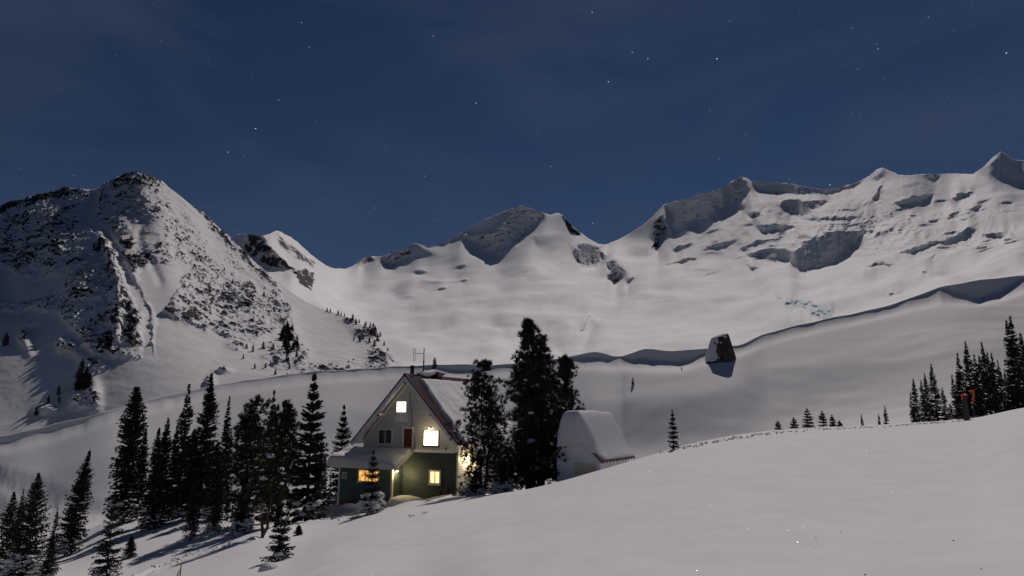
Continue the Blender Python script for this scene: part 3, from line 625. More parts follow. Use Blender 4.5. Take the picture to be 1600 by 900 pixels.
def snow_sheet(name, parent, P, nu, nv, th, seed=0, edge=0.06, low=-0.01, mat_='snow_soft'):
    """closed snow slab: P(u,v)->(point, normal); th(u,v) thickness; edges rounded off"""
    rnd = np.random.RandomState(seed); V = []
    us = np.linspace(0, 1, nu); vv = np.linspace(0, 1, nv)
    rings = []
    for lay in (0, 1):
        for i, u in enumerate(us):
            for j, v in enumerate(vv):
                p, n = P(u, v); e = min(u, 1-u)/edge; f = min(v, 1-v)/edge
                k = (1-(1-min(e, 1))**2.6)*(1-(1-min(f, 1))**2.6)
                V.append(tuple(p + n*(th(u, v)*k**0.55 if lay else low)))
    n0 = nu*nv; idx = lambda l, i, j: l*n0 + i*nv + j; Fc = []
    for i in range(nu-1):
        for j in range(nv-1):
            Fc.append((idx(1,i,j), idx(1,i+1,j), idx(1,i+1,j+1), idx(1,i,j+1))); Fc.append((idx(0,i,j), idx(0,i,j+1), idx(0,i+1,j+1), idx(0,i+1,j)))
    for i in range(nu-1):
        for j in (0, nv-1): Fc.append((idx(0,i,j), idx(0,i+1,j), idx(1,i+1,j), idx(1,i,j)))
    for j in range(nv-1):
        for i in (0, nu-1): Fc.append((idx(0,i,j), idx(0,i,j+1), idx(1,i,j+1), idx(1,i,j)))
    return mesh_obj(name, V, Fc, mat_, parent, True)
def n1(x, y, z=0.0): return float(fbm(np.array([x]), np.array([y]), np.array([z]), 3)[0])
def point_light(parent, loc, watt, color, rad):
    l = bpy.data.lights.new('bulb_light', 'POINT'); l.energy = watt; l.color = color; l.shadow_soft_size = rad
    o = bpy.data.objects.new('bulb_light', l); col.objects.link(o); o.parent = parent; o.location = loc; return o

def cabin():
    W, Ln, OV, SE = 8.4, 10.0, 0.95, 0.55
    zr = 2.58+6.2 - 0.05; tanp = 1.075; ze = zr - (W/2+SE)*tanp
    xc = -W/2; zt = fac(715, 704)[1]; roof_z = lambda x: zr - abs(x-xc)*tanp
    h = empty('cabin', HP, HA)
    tag(h, 'two-storey cabin with steep red metal roof, pale upper gable and dark green lower wall', 'cabin')
    # body
    ew = roof_z(0) - 0.12
    ring = [(-W, -1.6), (0, -1.6), (0, ew), (xc, roof_z(xc)-0.2), (-W, ew)]
    wall = MB().prism([(x, 0.0, z) for x, z in ring], [(x, Ln, z) for x, z in ring]).build('wall', 'plywood', h)
    e = 0.178; z = zt
    while z < zr-0.45:                                           # gable boards
        z1 = min(z+e, zr-0.45); half = lambda q: max(0.02, min(W/2, (zr-0.2-q)/tanp - 0.02))
        board(wall, 'siding', xc-half(z), xc+half(z), z, xc-half(z1), xc+half(z1), z1-0.016, -0.002); z += e
    z = -0.9
    while z < zt-0.2:
        z1 = min(z+e, zt-0.2); board(wall, 'green', -W+0.06, -0.10, z, -W+0.06, -0.10, z1-0.016, -0.002); z += e
    band = MB().box(-W, 0.02, -0.05, -0.002, zt-0.195, zt-0.003).build('band_board', 'white', h)
    z = -0.9
    while z < ew-0.05:                                           # boards along the right wall
        z1 = min(z+e, ew)
        MB().prism([(0.002,0.12,z),(0.002,Ln,z),(0.002,Ln,z1-.016),(0.002,0.12,z1-.016)], [(0.045,0.12,z),(0.045,Ln,z),(0.011,Ln,z1-.016),(0.011,0.12,z1-.016)]).build('siding_board', 'siding', wall); z += e
    MB().box(-0.10, 0.045, -0.055, -0.002, -0.9, zt-0.198).build('corner_board', 'white', h)
    MB().box(0.003, 0.047, 0.0, 0.118, -0.9, ew).build('corner_board', 'white', h)
    # roof
    nrm = Vector((tanp, 0, 1)).normalized(); nl = Vector((-tanp, 0, 1)).normalized()
    y0, y1 = -OV, Ln+0.6; roofs = []
    roof = None
    for sgn, nn in ((1, nrm), (-1, nl)):
        rx, rz = xc + 0.0, zr; ex, ez = xc + sgn*(W/2+SE), ze; t = nn*0.07
        A = [(rx, y0, rz), (ex, y0, ez), (ex+t.x, y0, ez+t.z), (rx, y0, rz+0.07/nn.z)]; B = [(a, y1, c) for a, b, c in A]
        o = MB().prism(A, B).build('roof' if roof is None else 'roof_slope', 'red', h)
        if roof is None: roof = o
        # soffit lining and rake board
        d = nn*-0.03; d2 = nn*-0.003
        A = [(rx, y0+0.05, rz+d.z*1.6), (ex+d.x*1, y0+0.05, ez+d.z), (ex+d2.x, y0+0.05, ez+d2.z), (rx, y0+0.05, rz-0.006)]
        MB().prism(A, [(a, y1-0.05, c) for a, b, c in A]).build('soffit', 'white', roof)
        d3 = nn*-0.24
        A = [(rx, y0+0.003, rz-0.40), (ex+d3.x, y0+0.003, ez+d3.z), (ex+d2.x*2, y0+0.003, ez+d2.z*2), (rx, y0+0.003, rz-0.012)]
        MB().prism(A, [(a, y0+0.045, c) for a, b, c in A]).build('rake_board', 'white', roof)
        # standing ribs of the metal sheets
        k = 0; y = y0 + 0.02
        while y < 3.4 if sgn > 0 else y < 0.4:
            b = nn*0.071; c = nn*0.115
            A = [(rx+sgn*0.02, y, rz+0.071/nn.z), (ex+b.x, y, ez+b.z), (ex+c.x, y, ez+c.z), (rx+sgn*0.02, y, rz+0.115/nn.z)]
            MB().prism(A, [(a, y+0.045, q) for a, _, q in A]).build('roof_rib', 'red', roof); y += 0.27
    MB().prism([(xc-0.22, y0-0.02, zr-0.10), (xc+0.22, y0-0.02, zr-0.10), (xc+0.05, y0-0.02, zr+0.19), (xc-0.05, y0-0.02, zr+0.19)],
               [(xc-0.22, y1, zr-0.10), (xc+0.22, y1, zr-0.10), (xc+0.05, y1, zr+0.19), (xc-0.05, y1, zr+0.19)]).build('ridge_cap', 'red', roof)
    # snow on both slopes; the front strip of the right one has slid clear
    S = math.hypot(W/2+SE, zr-ze)
    def PR(sgn, nn, start):
        def P(u, v):
            s = 0.35 + u*(S-0.30); x = xc + sgn*s/S*(W/2+SE); z = zr - s/S*(zr-ze)
            b0 = start(u); y = b0 + v*(y1-0.1-b0); return Vector((x, y, z)) + nn*0.08, nn
        return P
    snow_sheet('roof_snow', roof, PR(1, nrm, lambda u: 0.65 - 1.0*u + 0.35*n1(u*6, 0.3) + 0.15*n1(u*25, 2)), 44, 60, lambda u, v: 0.26 + 0.10*n1(u*4, v*6) + 0.05*n1(u*11, v*16, 4), 1, 0.035)
    snow_sheet('roof_snow', roof, PR(-1, nl, lambda u: 0.1 + 0.2*n1(u*6, 3)), 20, 30, lambda u, v: 0.25 + 0.08*n1(u*4, v*6), 2, 0.05)
    # purlin ends under the overhang
    for x, dz in ((xc, 0.46), (xc-2.35, 0.36), (xc+2.35, 0.36)):
        zz = roof_z(x)-dz; p = MB().box(x-0.09, x+0.09, y0+0.10, -0.035, zz-0.11, zz+0.11).build('purlin', 'white', h)
        MB().box(x-0.10, x+0.10, y0+0.06, y0+0.097, zz-0.12, zz+0.12).build('purlin_cap', 'dark', p)
    # frieze board where the left slope meets the gable
    A = [(xc-0.05, zr-0.42), (xc-3.6, roof_z(xc-3.6)-0.40), (xc-3.6, roof_z(xc-3.6)-0.22), (xc-0.05, zr-0.24)]
    MB().prism([(x, -0.075, z) for x, z in A], [(x, -0.036, z) for x, z in A]).build('frieze_board', 'white', h)
    A = [(xc+0.05, zr-0.42), (xc+3.9, roof_z(xc+3.9)-0.40), (xc+3.9, roof_z(xc+3.9)-0.22), (xc+0.05, zr-0.24)]
    MB().prism([(x, -0.075, z) for x, z in A], [(x, -0.036, z) for x, z in A]).build('frieze_board', 'white', h)
    # openings on the front
    def rect(x0, y0_, x1, y1_, off=0.0):
        a, c = fac(x0, y1_, off); b, d = fac(x1, y0_, off); return a, b, c, d
    a, b, c, d = rect(621, 628, 635.5, 643.5); w1 = window(h, a, b, c, d, -0.03, 'white', 'lit_attic', 0.07)
    w1['label'] = 'glowing attic window under the gable peak'
    a, b, c, d = rect(618, 646, 637, 660); MB().box(a, b, -0.06, -0.032, c, d).build('wall_panel', 'white', h)
    a, b, c, d = rect(592.5, 672, 613, 692.5); w = window(h, a, b, c, d, -0.03, 'white', 'glass', 0.07); w['label'] = 'dark sliding window over the porch roof'
    a, b, c, d = rect(631, 670, 645, 699)
    dr = MB().box(a-0.13, a, -0.09, -0.032, c, d+0.13).box(b, b+0.11, -0.09, -0.032, c, d+0.13).box(a, b, -0.09, -0.032, d, d+0.13).build('door', 'white', h)
    MB().box(a, b, -0.062, -0.034, c, d).build('door_leaf', 'redpaint', dr); MB().box(b-0.14, b-0.08, -0.10, -0.064, c+0.95, c+1.02).build('handle', 'grey', dr)
    a, b, c, d = rect(663, 673.5, 685.5, 695.5); w = window(h, a, b, c, d, -0.03, 'brown', 'lit_big', 0.07, 1); w['label'] = 'brightest upstairs window with brown frame'
    a, b, c, d = rect(673, 737, 687.5, 754); w = window(h, a, b, c, d, -0.03, 'cream', 'lit_low', 0.12, 1); w['label'] = 'curtained window glowing in the green wall'
    # lit window on the right wall, half hidden by the pine
    q = MB().box(0.034, 0.075, 1.6, 1.7, 1.2, 2.3).box(0.034, 0.075, 2.7, 2.8, 1.2, 2.3).box(0.034, 0.075, 1.6, 2.8, 2.3, 2.4).box(0.034, 0.075, 1.6, 2.8, 1.1, 1.2).build('window', 'cream', h)
    MB().box(0.036, 0.05, 1.7, 2.7, 1.2, 2.3).build('pane', 'lit_low', q)
    # power cable down the gable
    cx = xc + 0.30; a1 = fac(640, 612); a2 = fac(645, 668); a3 = fac(648.5, 700)
    MB().tube([(a1[0], -0.06, a1[1]), (a2[0]-0.05, -0.07, a2[1]+0.8), (a2[0], -0.065, a2[1]), (a3[0], -0.08, a3[1]+0.5), (a3[0], -0.08, a3[1]-0.1)], [0.02]*5, 6).build('cable', 'dark', h)
    # lean-to porch on the left of the front
    pd, px0, px1 = 1.35, -9.55, -4.72; pe = fac(570, 731, -pd)[1]; pt = fac(620, 704)[1]
    pw = MB().box(px0, px1, -pd, -0.04, -1.6, pe+0.05).build('porch_wall', 'teal', h)
    zz = -0.9
    while zz < pe-0.02:
        z1 = min(zz+e, pe); MB().prism([(px1+.002,-pd+.1,zz),(px1+.002,-0.04,zz),(px1+.002,-0.04,z1-.004),(px1+.002,-pd+.1,z1-.004)], [(px1+.03,-pd+.1,zz),(px1+.03,-0.04,zz),(px1+.01,-0.04,z1-.004),(px1+.01,-pd+.1,z1-.004)]).build('siding_board', 'green', pw); zz += e
    k = 0; xx = px0 + 0.12
    while xx < px1-0.3:                                          # sheet joints on the teal front
        MB().box(xx, min(xx+1.18, px1-0.12), -pd-0.016, -pd-0.002, -0.9, pe-0.01).build('wall_panel', 'teal', pw); xx += 1.19
    MB().box(px1-0.11, px1+0.04, -pd-0.04, -pd-0.018, -0.9, pe).build('corner_board', 'cream', pw); MB().box(px1+0.003, px1+0.043, -pd-0.016, -pd+0.098, -0.9, pe).build('corner_board', 'cream', pw)
    MB().box(px0-0.03, px0+0.10, -pd-0.04, -pd-0.018, -0.9, pe).build('corner_board', 'white', pw)
    MB().box(px0+0.11, px0+1.5, -pd-0.034, -pd-0.018, -1.2, fac(545, 783, -pd)[1]).build('skirting_board', 'red', pw)
    a, b, c, d = rect(561.5, 736, 592, 751, -pd); w = window(pw, a, b, c, d, -pd-0.016, 'cream', 'lit_orange', 0.10, 2); w['label'] = 'amber porch window behind the snowy fir'
    rx0, rx1, ry = px0-0.35, -3.85, -2.15
    slope = (pt-pe)/(-0.03-(-pd)) if False else 0.50
    zt2 = pt-0.02; rz = lambda y: zt2 + y*slope
    A = [(rx0, ry, rz(ry)), (rx1, ry, rz(ry)), (rx1, -0.04, rz(-0.04)), (rx0, -0.04, rz(-0.04))]
    pr = MB().prism(A, [(x, y, z+0.10) for x, y, z in A]).build('porch_roof', 'white', h)
    MB().box(rx0, rx1, ry-0.035, ry-0.003, rz(ry)-0.10, rz(ry)+0.10).build('fascia_board', 'white', pr)
    A = [(ry, rz(ry)-0.12), (-0.06, rz(-0.06)-0.12), (-0.06, rz(-0.06)+0.12), (ry, rz(ry)+0.12)]
    MB().prism([(rx1+0.003, y, z) for y, z in A], [(rx1+0.04, y, z) for y, z in A]).build('barge_board', 'cream', pr)
    pn = Vector((0, -slope, 1)).normalized()
    def PP(u, v):
        x = rx0-0.10 + u*(rx1-rx0+0.08); y = ry-0.14 + v*(-0.05-ry+0.14); return Vector((x, y, rz(y)+0.105)), pn
    snow_sheet('porch_snow', pr, PP, 50, 34, lambda u, v: (0.62 - 0.30*u)*(0.62+0.55*math.exp(-((v-0.18)/0.30)**2)) + 0.10*n1(u*4, v*3, 1) - 0.30*math.exp(-((u-0.35)/0.16)**2-((v-0.66)/0.25)**2), 3, 0.10)
    # notice on the teal wall
    a, b, c, d = rect(535, 738, 542.5, 747.5, -pd); nb = MB().box(a, b, -pd-0.05, -pd-0.019, c, d).build('notice_board', 'white', pw); MB().box(a+0.05, b-0.05, -pd-0.055, -pd-0.051, c+0.05, d-0.05).build('notice_sheet', 'notice', nb)
    # flue, hood and ridge snow
    def ridge_y(px):                                             # local y on the ridge seen at this pixel column
        best = min((abs(topix(HP + HX*xc + HY*(q*0.05) + Vector((0, 0, zr)))[0]-px), q*0.05) for q in range(-20, 220)); return best[1]
    yf = ridge_y(646.5); f = MB().tube([(xc-0.15, yf, zr-0.1), (xc-0.15, yf, zr+0.75)], [0.15, 0.15], 14).build('flue', 'dark', h)
    MB().tube([(xc-0.15, yf, zr+0.76), (xc-0.15, yf, zr+0.84)], [0.19, 0.19], 14).build('flue_cap', 'dark', f)
    yv = ridge_y(682); hd = MB().prism([(xc-0.30, yv-0.5, zr-0.25), (xc+0.45, yv-0.5, zr-0.25), (xc+0.45, yv+0.5, zr-0.25), (xc-0.30, yv+0.5, zr-0.25)], [(xc-0.30, yv-0.3, zr+0.1), (xc+0.30, yv-0.3, zr+0.1), (xc+0.30, yv+0.3, zr+0.1), (xc-0.30, yv+0.3, zr+0.1)]).build('roof_hood', 'red', h)
    MB().prism([(xc-0.3, yv-0.30, zr+0.103), (xc+0.30, yv-0.30, zr+0.103), (xc+0.30, yv+0.3, zr+0.103), (xc-0.3, yv+0.3, zr+0.103)], [(xc-0.45, yv-0.6, zr+0.42), (xc+0.55, yv-0.6, zr+0.42), (xc+0.55, yv+0.6, zr+0.42), (xc-0.45, yv+0.6, zr+0.42)]).build('hood_cowl', 'red', hd)
    Vi, Fi = ICO[3]; q = Vi.copy(); n = fbm(q[:, 0]*1.5, q[:, 1]*1.5, q[:, 2]*1.5, 3); q = q*(1+0.12*n[:, None]); ya = ridge_y(653)
    q = q*np.array([0.40, (yv+0.7-ya)/2, 0.24]) + np.array([xc-0.08, (yv+0.7+ya)/2, zr+0.30]); q[:, 2] += 0.20*sstep(yv-1.6, yv-0.2, q[:, 1])
    mesh_obj('ridge_snow', q, [tuple(f) for f in Fi], 'snow_soft', hd, True)
    return h, ridge_y, xc, zr, pe
CAB, ridge_y, CXC, CZR, CPE = cabin()
def radio_mast():
    y = ridge_y(661.5); p = HP + HX*CXC + HY*y + Vector((0, 0, CZR))
    m = empty('radio_antenna', p, HA); tag(m, 'slim radio antenna mast with side dipole on the cabin ridge', 'antenna')
    top = (585-540)/1000*(p.y+1)
    MB().tube([(0, 0, 0.1), (0, 0, top*0.48), (0, 0, top*0.49), (0, 0, top)], [0.055, 0.055, 0.035, 0.035], 8).build('mast', 'dark', m)
    MB().tube([(0, 0, top*0.5), (0, 0, top*0.54)], [0.075, 0.075], 8).build('clamp', 'dark', m); MB().tube([(0, 0, top*0.2), (0, 0, top*0.24)], [0.08, 0.08], 8).build('clamp', 'dark', m)
    xl = -0.90; MB().tube([(0, 0, top*0.80), (xl, 0, top*0.80)], [0.022, 0.022], 6).build('boom', 'grey', m)
    w = 0.07; z0, z1 = top*0.58, top*0.99
    MB().tube([(xl-w, 0, z0), (xl-w, 0, z1), (xl, 0, z1+0.05), (xl+w, 0, z1), (xl+w, 0, z0), (xl, 0, z0-0.05), (xl-w, 0, z0)], [0.02]*7, 6).build('folded_dipole', 'grey', m)
radio_mast()
def wall_lamp(px, py, off, watt, label, facing=(0, -1), loc=None, out=0.30):
    if loc is None: lx, lz = fac(px, py, off); loc = (lx, off, lz)
    P = HP + HX*loc[0] + HY*loc[1] + Vector((0, 0, loc[2]))
    m = empty('wall_lamp', P, HA + math.atan2(facing[0], -facing[1])); tag(m, label, 'lamp')
    MB().box(-0.06, 0.06, -0.04, 0.0, -0.06, 0.10).build('bracket', 'dark', m)
    MB().tube([(0, -0.03, 0.06), (0, -0.16, 0.08)], [0.018, 0.018], 6).build('arm', 'dark', m)
    MB().tube([(0, -0.16, 0.10), (0, -0.16, 0.05)], [0.05, 0.10], 10).build('shade', 'dark', m)
    V, Fq = ICO[2]; mesh_obj('bulb', V*0.05 + np.array([0, -0.16, 0.0]), [tuple(f) for f in Fq], 'bulb', m, True)
    point_light(m, (0, -out, -0.10), watt, (1.0, 0.74, 0.40), 0.06)
wall_lamp(672.5, 670, -0.035, 16, 'lamp added above the brightest upstairs window to light the porch snow', out=0.8)  # added outdoors in place of an indoor bulb, to light the porch snow
wall_lamp(0, 0, 0, 60, 'lit lamp on the side wall of the porch', (1, 0), (-4.68, -1.05, CPE-0.16))
wall_lamp(0, 0, 0, 110, 'lit lamp on the right wall behind the pine', (1, 0), (0.036, 1.2, 2.7))

# ------------------------------------------------------------------ shed under a deep cap of snow
def shed():
    P = Vector((5.03, 38.0, -4.6)); A = R(-35); X = Vector((math.cos(A), math.sin(A), 0)); Yv = Vector((-math.sin(A), math.cos(A), 0))
    f = lambda x, y, off=0: fac(x, y, off, P, X, Yv)
    W, Ln = 2.85, 3.85; ez = f(937, 713)[1]; ap = ez + 1.45; xc = -W/2; tp = 1.45/(W/2)
    s = empty('snow_laden_shed', P, A); tag(s, 'small white shed under a thick overhanging cap of snow', 'shed')
    ring = [(-W, -0.8), (0, -0.8), (0, ez), (xc, ap), (-W, ez)]
    wl = MB().prism([(x, 0, z) for x, z in ring], [(x, Ln, z) for x, z in ring]).build('wall', 'shed_white', s)
    z = -0.2
    while z < ap-0.15:
        z1 = min(z+0.24, ap-0.1); hw = lambda q: min(W/2, (ap-q)/tp); board(wl, 'shed_white', xc-hw(z)+.005, xc+hw(z)-.005, z, xc-hw(z1)+.005, xc+hw(z1)-.005, z1-0.006, -0.002, 0.022); z += 0.24
    z = -0.2
    while z < ez-0.02:
        z1 = min(z+0.24, ez); MB().prism([(.002,.1,z),(.002,Ln,z),(.002,Ln,z1-.006),(.002,.1,z1-.006)], [(.026,.1,z),(.026,Ln,z),(.009,Ln,z1-.006),(.009,.1,z1-.006)]).build('siding_board', 'shed_white', wl); z += 0.24
    MB().box(-0.09, 0.03, -0.04, -0.026, -0.2, ez-0.02).build('corner_board', 'shed_white', s)
    a, c = f(898, 745); b, d = f(932, 724)
    dr = MB().box(a-0.06, a, -0.06, -0.026, -0.2, d+0.06).box(b, b+0.06, -0.06, -0.026, -0.2, d+0.06).box(a, b, -0.06, -0.026, d, d+0.06).build('door', 'shed_white', s)
    MB().box(a, b, -0.045, -0.027, -0.2, d).build('door_leaf', 'cream', dr)
    rf = None
    for sg in (1, -1):
        nn = Vector((sg*tp, 0, 1)).normalized(); ex = xc + sg*(W/2+0.32); ezz = ap - (W/2+0.32)*tp; t = nn*0.05
        A2 = [(xc, -0.30, ap+0.02), (ex, -0.30, ezz+0.02), (ex+t.x, -0.30, ezz+0.02+t.z), (xc, -0.30, ap+0.02+0.05/nn.z)]
        o = MB().prism(A2, [(x, Ln+0.25, z) for x, y, z in A2]).build('roof' if sg > 0 else 'roof_slope', 'red', s)
        if sg > 0: rf = o
        A3 = [(xc, -0.335, ap-0.08), (ex, -0.335, ezz-0.08), (ex+t.x, -0.335, ezz+0.05), (xc, -0.335, ap+0.06)]
        MB().prism(A3, [(x, -0.303, z) for x, y, z in A3]).build('rake_board', 'brown', s)
    k = 0; y = -0.2
    ex = xc + W/2+0.32; ezz = ap-(W/2+0.32)*tp
    while y < Ln+0.2:                                            # rib ends showing along the eave
        MB().prism([(ex-0.10, y, ezz+0.06), (ex+0.04, y, ezz-0.05), (ex+0.07, y, ezz+0.0), (ex-0.06, y, ezz+0.14)], [(ex-0.10, y+0.07, ezz+0.06), (ex+0.04, y+0.07, ezz-0.05), (ex+0.07, y+0.07, ezz+0.0), (ex-0.06, y+0.07, ezz+0.14)]).build('roof_rib', 'red', rf); y += 0.42
    # the cap: lofted sections, bulging over the gable
    NS, NP = 46, 40; V = []; ys = np.concatenate([-0.62 + 0.5*(1-np.cos(np.linspace(0, np.pi/2, 12))), np.linspace(-0.08, Ln+0.1, NS-20), Ln+0.14+0.22*np.sin(np.linspace(0, np.pi/2, 8))])
    for i, y in enumerate(ys):
        fr = np.clip((y+0.62)/0.5, 0, 1); bk = np.clip((Ln+0.36-y)/0.26, 0, 1)
        k = (1-(1-fr)**2.2)**0.5 * (1-(1-bk)**2)**0.5
        left = -1.05 - 0.22*sstep(0.2, 1.2, y) ; right = W/2 + 0.30 - 0.55*(1-sstep(-0.6, 0.25, y))
        rtop = 1.28 - 0.10*sstep(1.5, 4, y)
        for j in range(NP):                                      # over the top, right eave to left edge
            t = j/(NP-1); x = right + (left-right)*t; base = ap - abs(x)*tp + 0.075
            ztop = ap + 1.12 - 0.10*sstep(1.5, 4, y) - 0.16*max(0, -x-0.1)**2
            th = 0.10 + 1.10*sstep(right, 0.15, x)**1.15 if x > 0 else max(ztop-base, 0.2)
            if x > 0: th = min(th, ztop-base)
            if x < -0.5: th *= max(0.0, 1-min(1, (-0.5-x)/(-0.5-left))**3.2)**0.5
            if x > right-0.25: th *= max(0.0, 1-((x-right+0.25)/0.25)**2)**0.5
            bot = base*fr**0.5 + min(base, ez + 0.80 + 0.08*math.sin(x*3.1+0.6))*(1-fr**0.5)
            z = bot + th*k + 0.02
            V.append((xc + x - 0.10*k*math.exp(-((x+1.1)/0.3)**2), y, z))
        for j in range(NP):
            t = 1-j/(NP-1); x = right + (left-right)*t; base = ap - abs(x)*tp + 0.055
            lift = 0.0 if y > -0.3 else 0.08 + 0.30*(1-abs(x)/1.3)*(1-k)*0.5
            V.append((xc + x, y, min(base, ez + 0.62 + 0.10*math.sin(x*3.1+0.6)) if y < -0.36 else base))
    V = np.array(V); n = fbm(V[:, 0]*0.9, V[:, 1]*0.9, V[:, 2]*0.9, 3); V[:, 2] += 0.05*n
    row = 2*NP; Fc = []
    for i in range(NS-1+ (len(ys)-NS)):
        for j in range(row): jj = (j+1) % row; Fc.append((i*row+j, i*row+jj, (i+1)*row+jj, (i+1)*row+j))
    Fc.append(tuple(range(row-1, -1, -1))); Fc.append(tuple(range((len(ys)-1)*row, len(ys)*row)))
    cap = mesh_obj('roof_snow', V, Fc, 'snow_soft', s, True)
    sm = cap.modifiers.new('smooth', 'SMOOTH'); sm.factor = 0.5; sm.iterations = 4
shed()

# ------------------------------------------------------------------ trees
def tri_mesh(T): return T.reshape(-1, 3), np.arange(len(T)*3).reshape(-1, 3)
def fir_crown(seed, H, Rd, p=0.8, dens=1.0, z0=0.03, whorl=0.0, bl=None, ns=5, kb=4, up=0.0, lump=0.2):
    g = np.random.RandomState(seed)
    if bl is None: bl = float(np.clip(0.027*H, 0.075, 0.24))
    NB = int(np.clip(dens*185*(H/(bl*14))**1.0*(Rd/H*9)**0.5, 90, 900))
    t = g.rand(NB)**0.92
    if whorl: n = max(6, int(H/whorl)); t = (np.floor(t*n) + 0.5 + g.normal(0, 0.17, NB))/n
    t = np.clip(z0 + (1-z0)*t, z0, 0.985)
    az = g.rand(NB)*2*np.pi
    lum = 1 + lump*np.sin(t*23 + seed + 2.6*np.sin(az+seed)) * g.rand(NB)
    L = Rd*np.clip((1-t)/(1-z0), 0.0, 1)**p * g.uniform(0.62, 1.12, NB)*lum + 0.03*Rd
    L = L*(0.72 + 0.28*sstep(z0, z0+0.10, t))*(1 - 0.5*sstep(0.72, 1.0, t))
    pitch = -0.42 + 0.95*t + up + g.normal(0, 0.10, NB)
    rad = np.stack([np.cos(az), np.sin(az), 0*az], -1); side = np.stack([-np.sin(az), np.cos(az), 0*az], -1); upv = np.array([0, 0, 1.0])
    s = (np.arange(ns)+g.rand(NB, ns))/ns*0.92 + 0.08
    pos = rad[:, None]*(L[:, None]*s)[..., None] + upv*((t*H)[:, None] + L[:, None]*(pitch[:, None]*s + 0.16*s*s))[..., None]
    shp = (NB, ns, kb)
    sgn = np.where(np.arange(kb) % 2 == 0, 1.0, -1.0)[None, None]
    d = rad[:, None, None]*g.uniform(0.35, 1.0, shp)[..., None] + side[:, None, None]*(sgn*g.uniform(0.15, 0.95, shp))[..., None] + upv*(pitch[:, None, None]*0.5 + g.uniform(-0.65, 0.30, shp))[..., None]
    d /= np.linalg.norm(d, axis=-1, keepdims=True)
    ln = np.minimum(bl*g.uniform(0.7, 1.3, shp), (0.25+0.75*L/Rd)[:, None, None]*bl*1.3)
    r = g.normal(size=shp+(3,)); r[..., 2] *= 0.5; w = np.cross(d, r); w /= np.linalg.norm(w, axis=-1, keepdims=True)+1e-9
    p0 = pos[:, :, None]; hw = (ln*g.uniform(0.18, 0.30, shp))[..., None]
    T = np.stack([p0 - w*hw, p0 + w*hw, p0 + d*ln[..., None]], -2).reshape(-1, 3, 3)
    # leader
    nl = 40; zt = H*(0.93 + 0.07*g.rand(nl)); a = g.rand(nl)*2*np.pi; q = np.stack([0*a, 0*a, zt], -1); dd = np.stack([np.cos(a)*.5, np.sin(a)*.5, 0.6+0*a], -1)*bl*0.55
    ww = np.stack([-np.sin(a), np.cos(a), 0*a], -1)*bl*0.12
    T = np.concatenate([T, np.stack([q-ww, q+ww, q+dd], -2)])
    # snow pillow seats: outer half of branches, on top
    seats = np.stack([pos[:, int(ns*0.6)], ], 0)[0]; return T, seats, t, L
def blobs(centers, sizes, seed, flat=0.55):
    g = np.random.RandomState(seed); V0, F0 = ICO[2]; Vs, Fs = [], []
    for i, (c, s) in enumerate(zip(centers, sizes)):
        v = V0*(1+0.22*fbm(V0[:, 0]*1.3+i*3.1, V0[:, 1]*1.3, V0[:, 2]*1.3, 2))[:, None]
        a = g.rand()*6.28; ca, sa = math.cos(a), math.sin(a); sx = g.uniform(0.8, 1.5)
        v = v*np.array([s*sx, s/sx**0.5, s*flat]); v = np.stack([v[:, 0]*ca-v[:, 1]*sa, v[:, 0]*sa+v[:, 1]*ca, v[:, 2]], -1)
        Vs.append(v+c); Fs.append(F0 + i*len(V0))
    return np.concatenate(Vs), np.concatenate(Fs)
def trunk_mesh(H, r, seed, lean=0.02, stems=None):
    g = random.Random(seed); m = MB(); n = 7
    m.tube([(g.uniform(-1, 1)*lean*H*0.2, g.uniform(-1, 1)*lean*H*0.2, -0.5 + (H*0.98+0.5)*i/n) if 0 < i < n else (0, 0, -0.5 + (H*0.98+0.5)*i/n) for i in range(n+1)], [r*(1-0.93*i/n) for i in range(n+1)], 7)
    return m
def put_tree(name, p, H, label, crown_T, trunk, snow=None, group=None, needles='needles', tilt=(0, 0), cat='tree', bark='bark'):
    e = empty(name, p, 0); e.rotation_euler = (tilt[1], tilt[0], 0); tag(e, label, cat, group)
    trunk.build('trunk', bark, e, True)
    V, Fq = tri_mesh(crown_T); link('crown', np_mesh('crown', V, Fq, needles, False), e)
    if snow is not None and len(snow[0]): link('snow_load', np_mesh('snow_load', snow[0], snow[1], 'snow_soft', True), e)['kind'] = 'stuff'
    return e
_seed = [100]
def base_of(x, y, D): return hit(x, y, 10) if D is None else ground_at(x, D, y)
def fir(x, yb, yt, hw, label, D=None, p=0.8, dens=1.0, snow=0.0, lean=0, whorl=0.0, group=None, name='fir_tree', up=0.0, z0=0.03, needles='needles', ns=5, lump=0.2, sink=0.0):
    _seed[0] += 1; sd = _seed[0]; g = np.random.RandomState(sd)
    b = base_of(x, yb, D); D_ = b.y; _, s = pdir(x, yt); H = float(s)*D_ - b.z; Rd = hw/1000.0*D_
    b.z -= sink
    T, seats, t, L = fir_crown(sd, H+sink, Rd, p, dens, z0, whorl, up=up, ns=ns, lump=lump)
    sn = None
    if snow > 0:
        pr = snow*np.clip(1.05 - t*0.85, 0.03, 1)*(0.4+L/Rd*0.6); k = g.rand(len(t)) < pr*0.34
        if k.sum():
            c = seats[k]; sz = np.clip(Rd*g.uniform(0.05, 0.14, len(c))*(1+1.0*(g.rand(len(c)) < .12)), 0.035, 0.30); c = c + np.array([0, 0, 1])*(sz*0.35)[:, None]; sn = blobs(c, sz, sd)
    return put_tree(name, b, H, label, T, trunk_mesh(H+sink, max(0.035, 0.014*H), sd), sn, group, needles, (R(lean), 0))
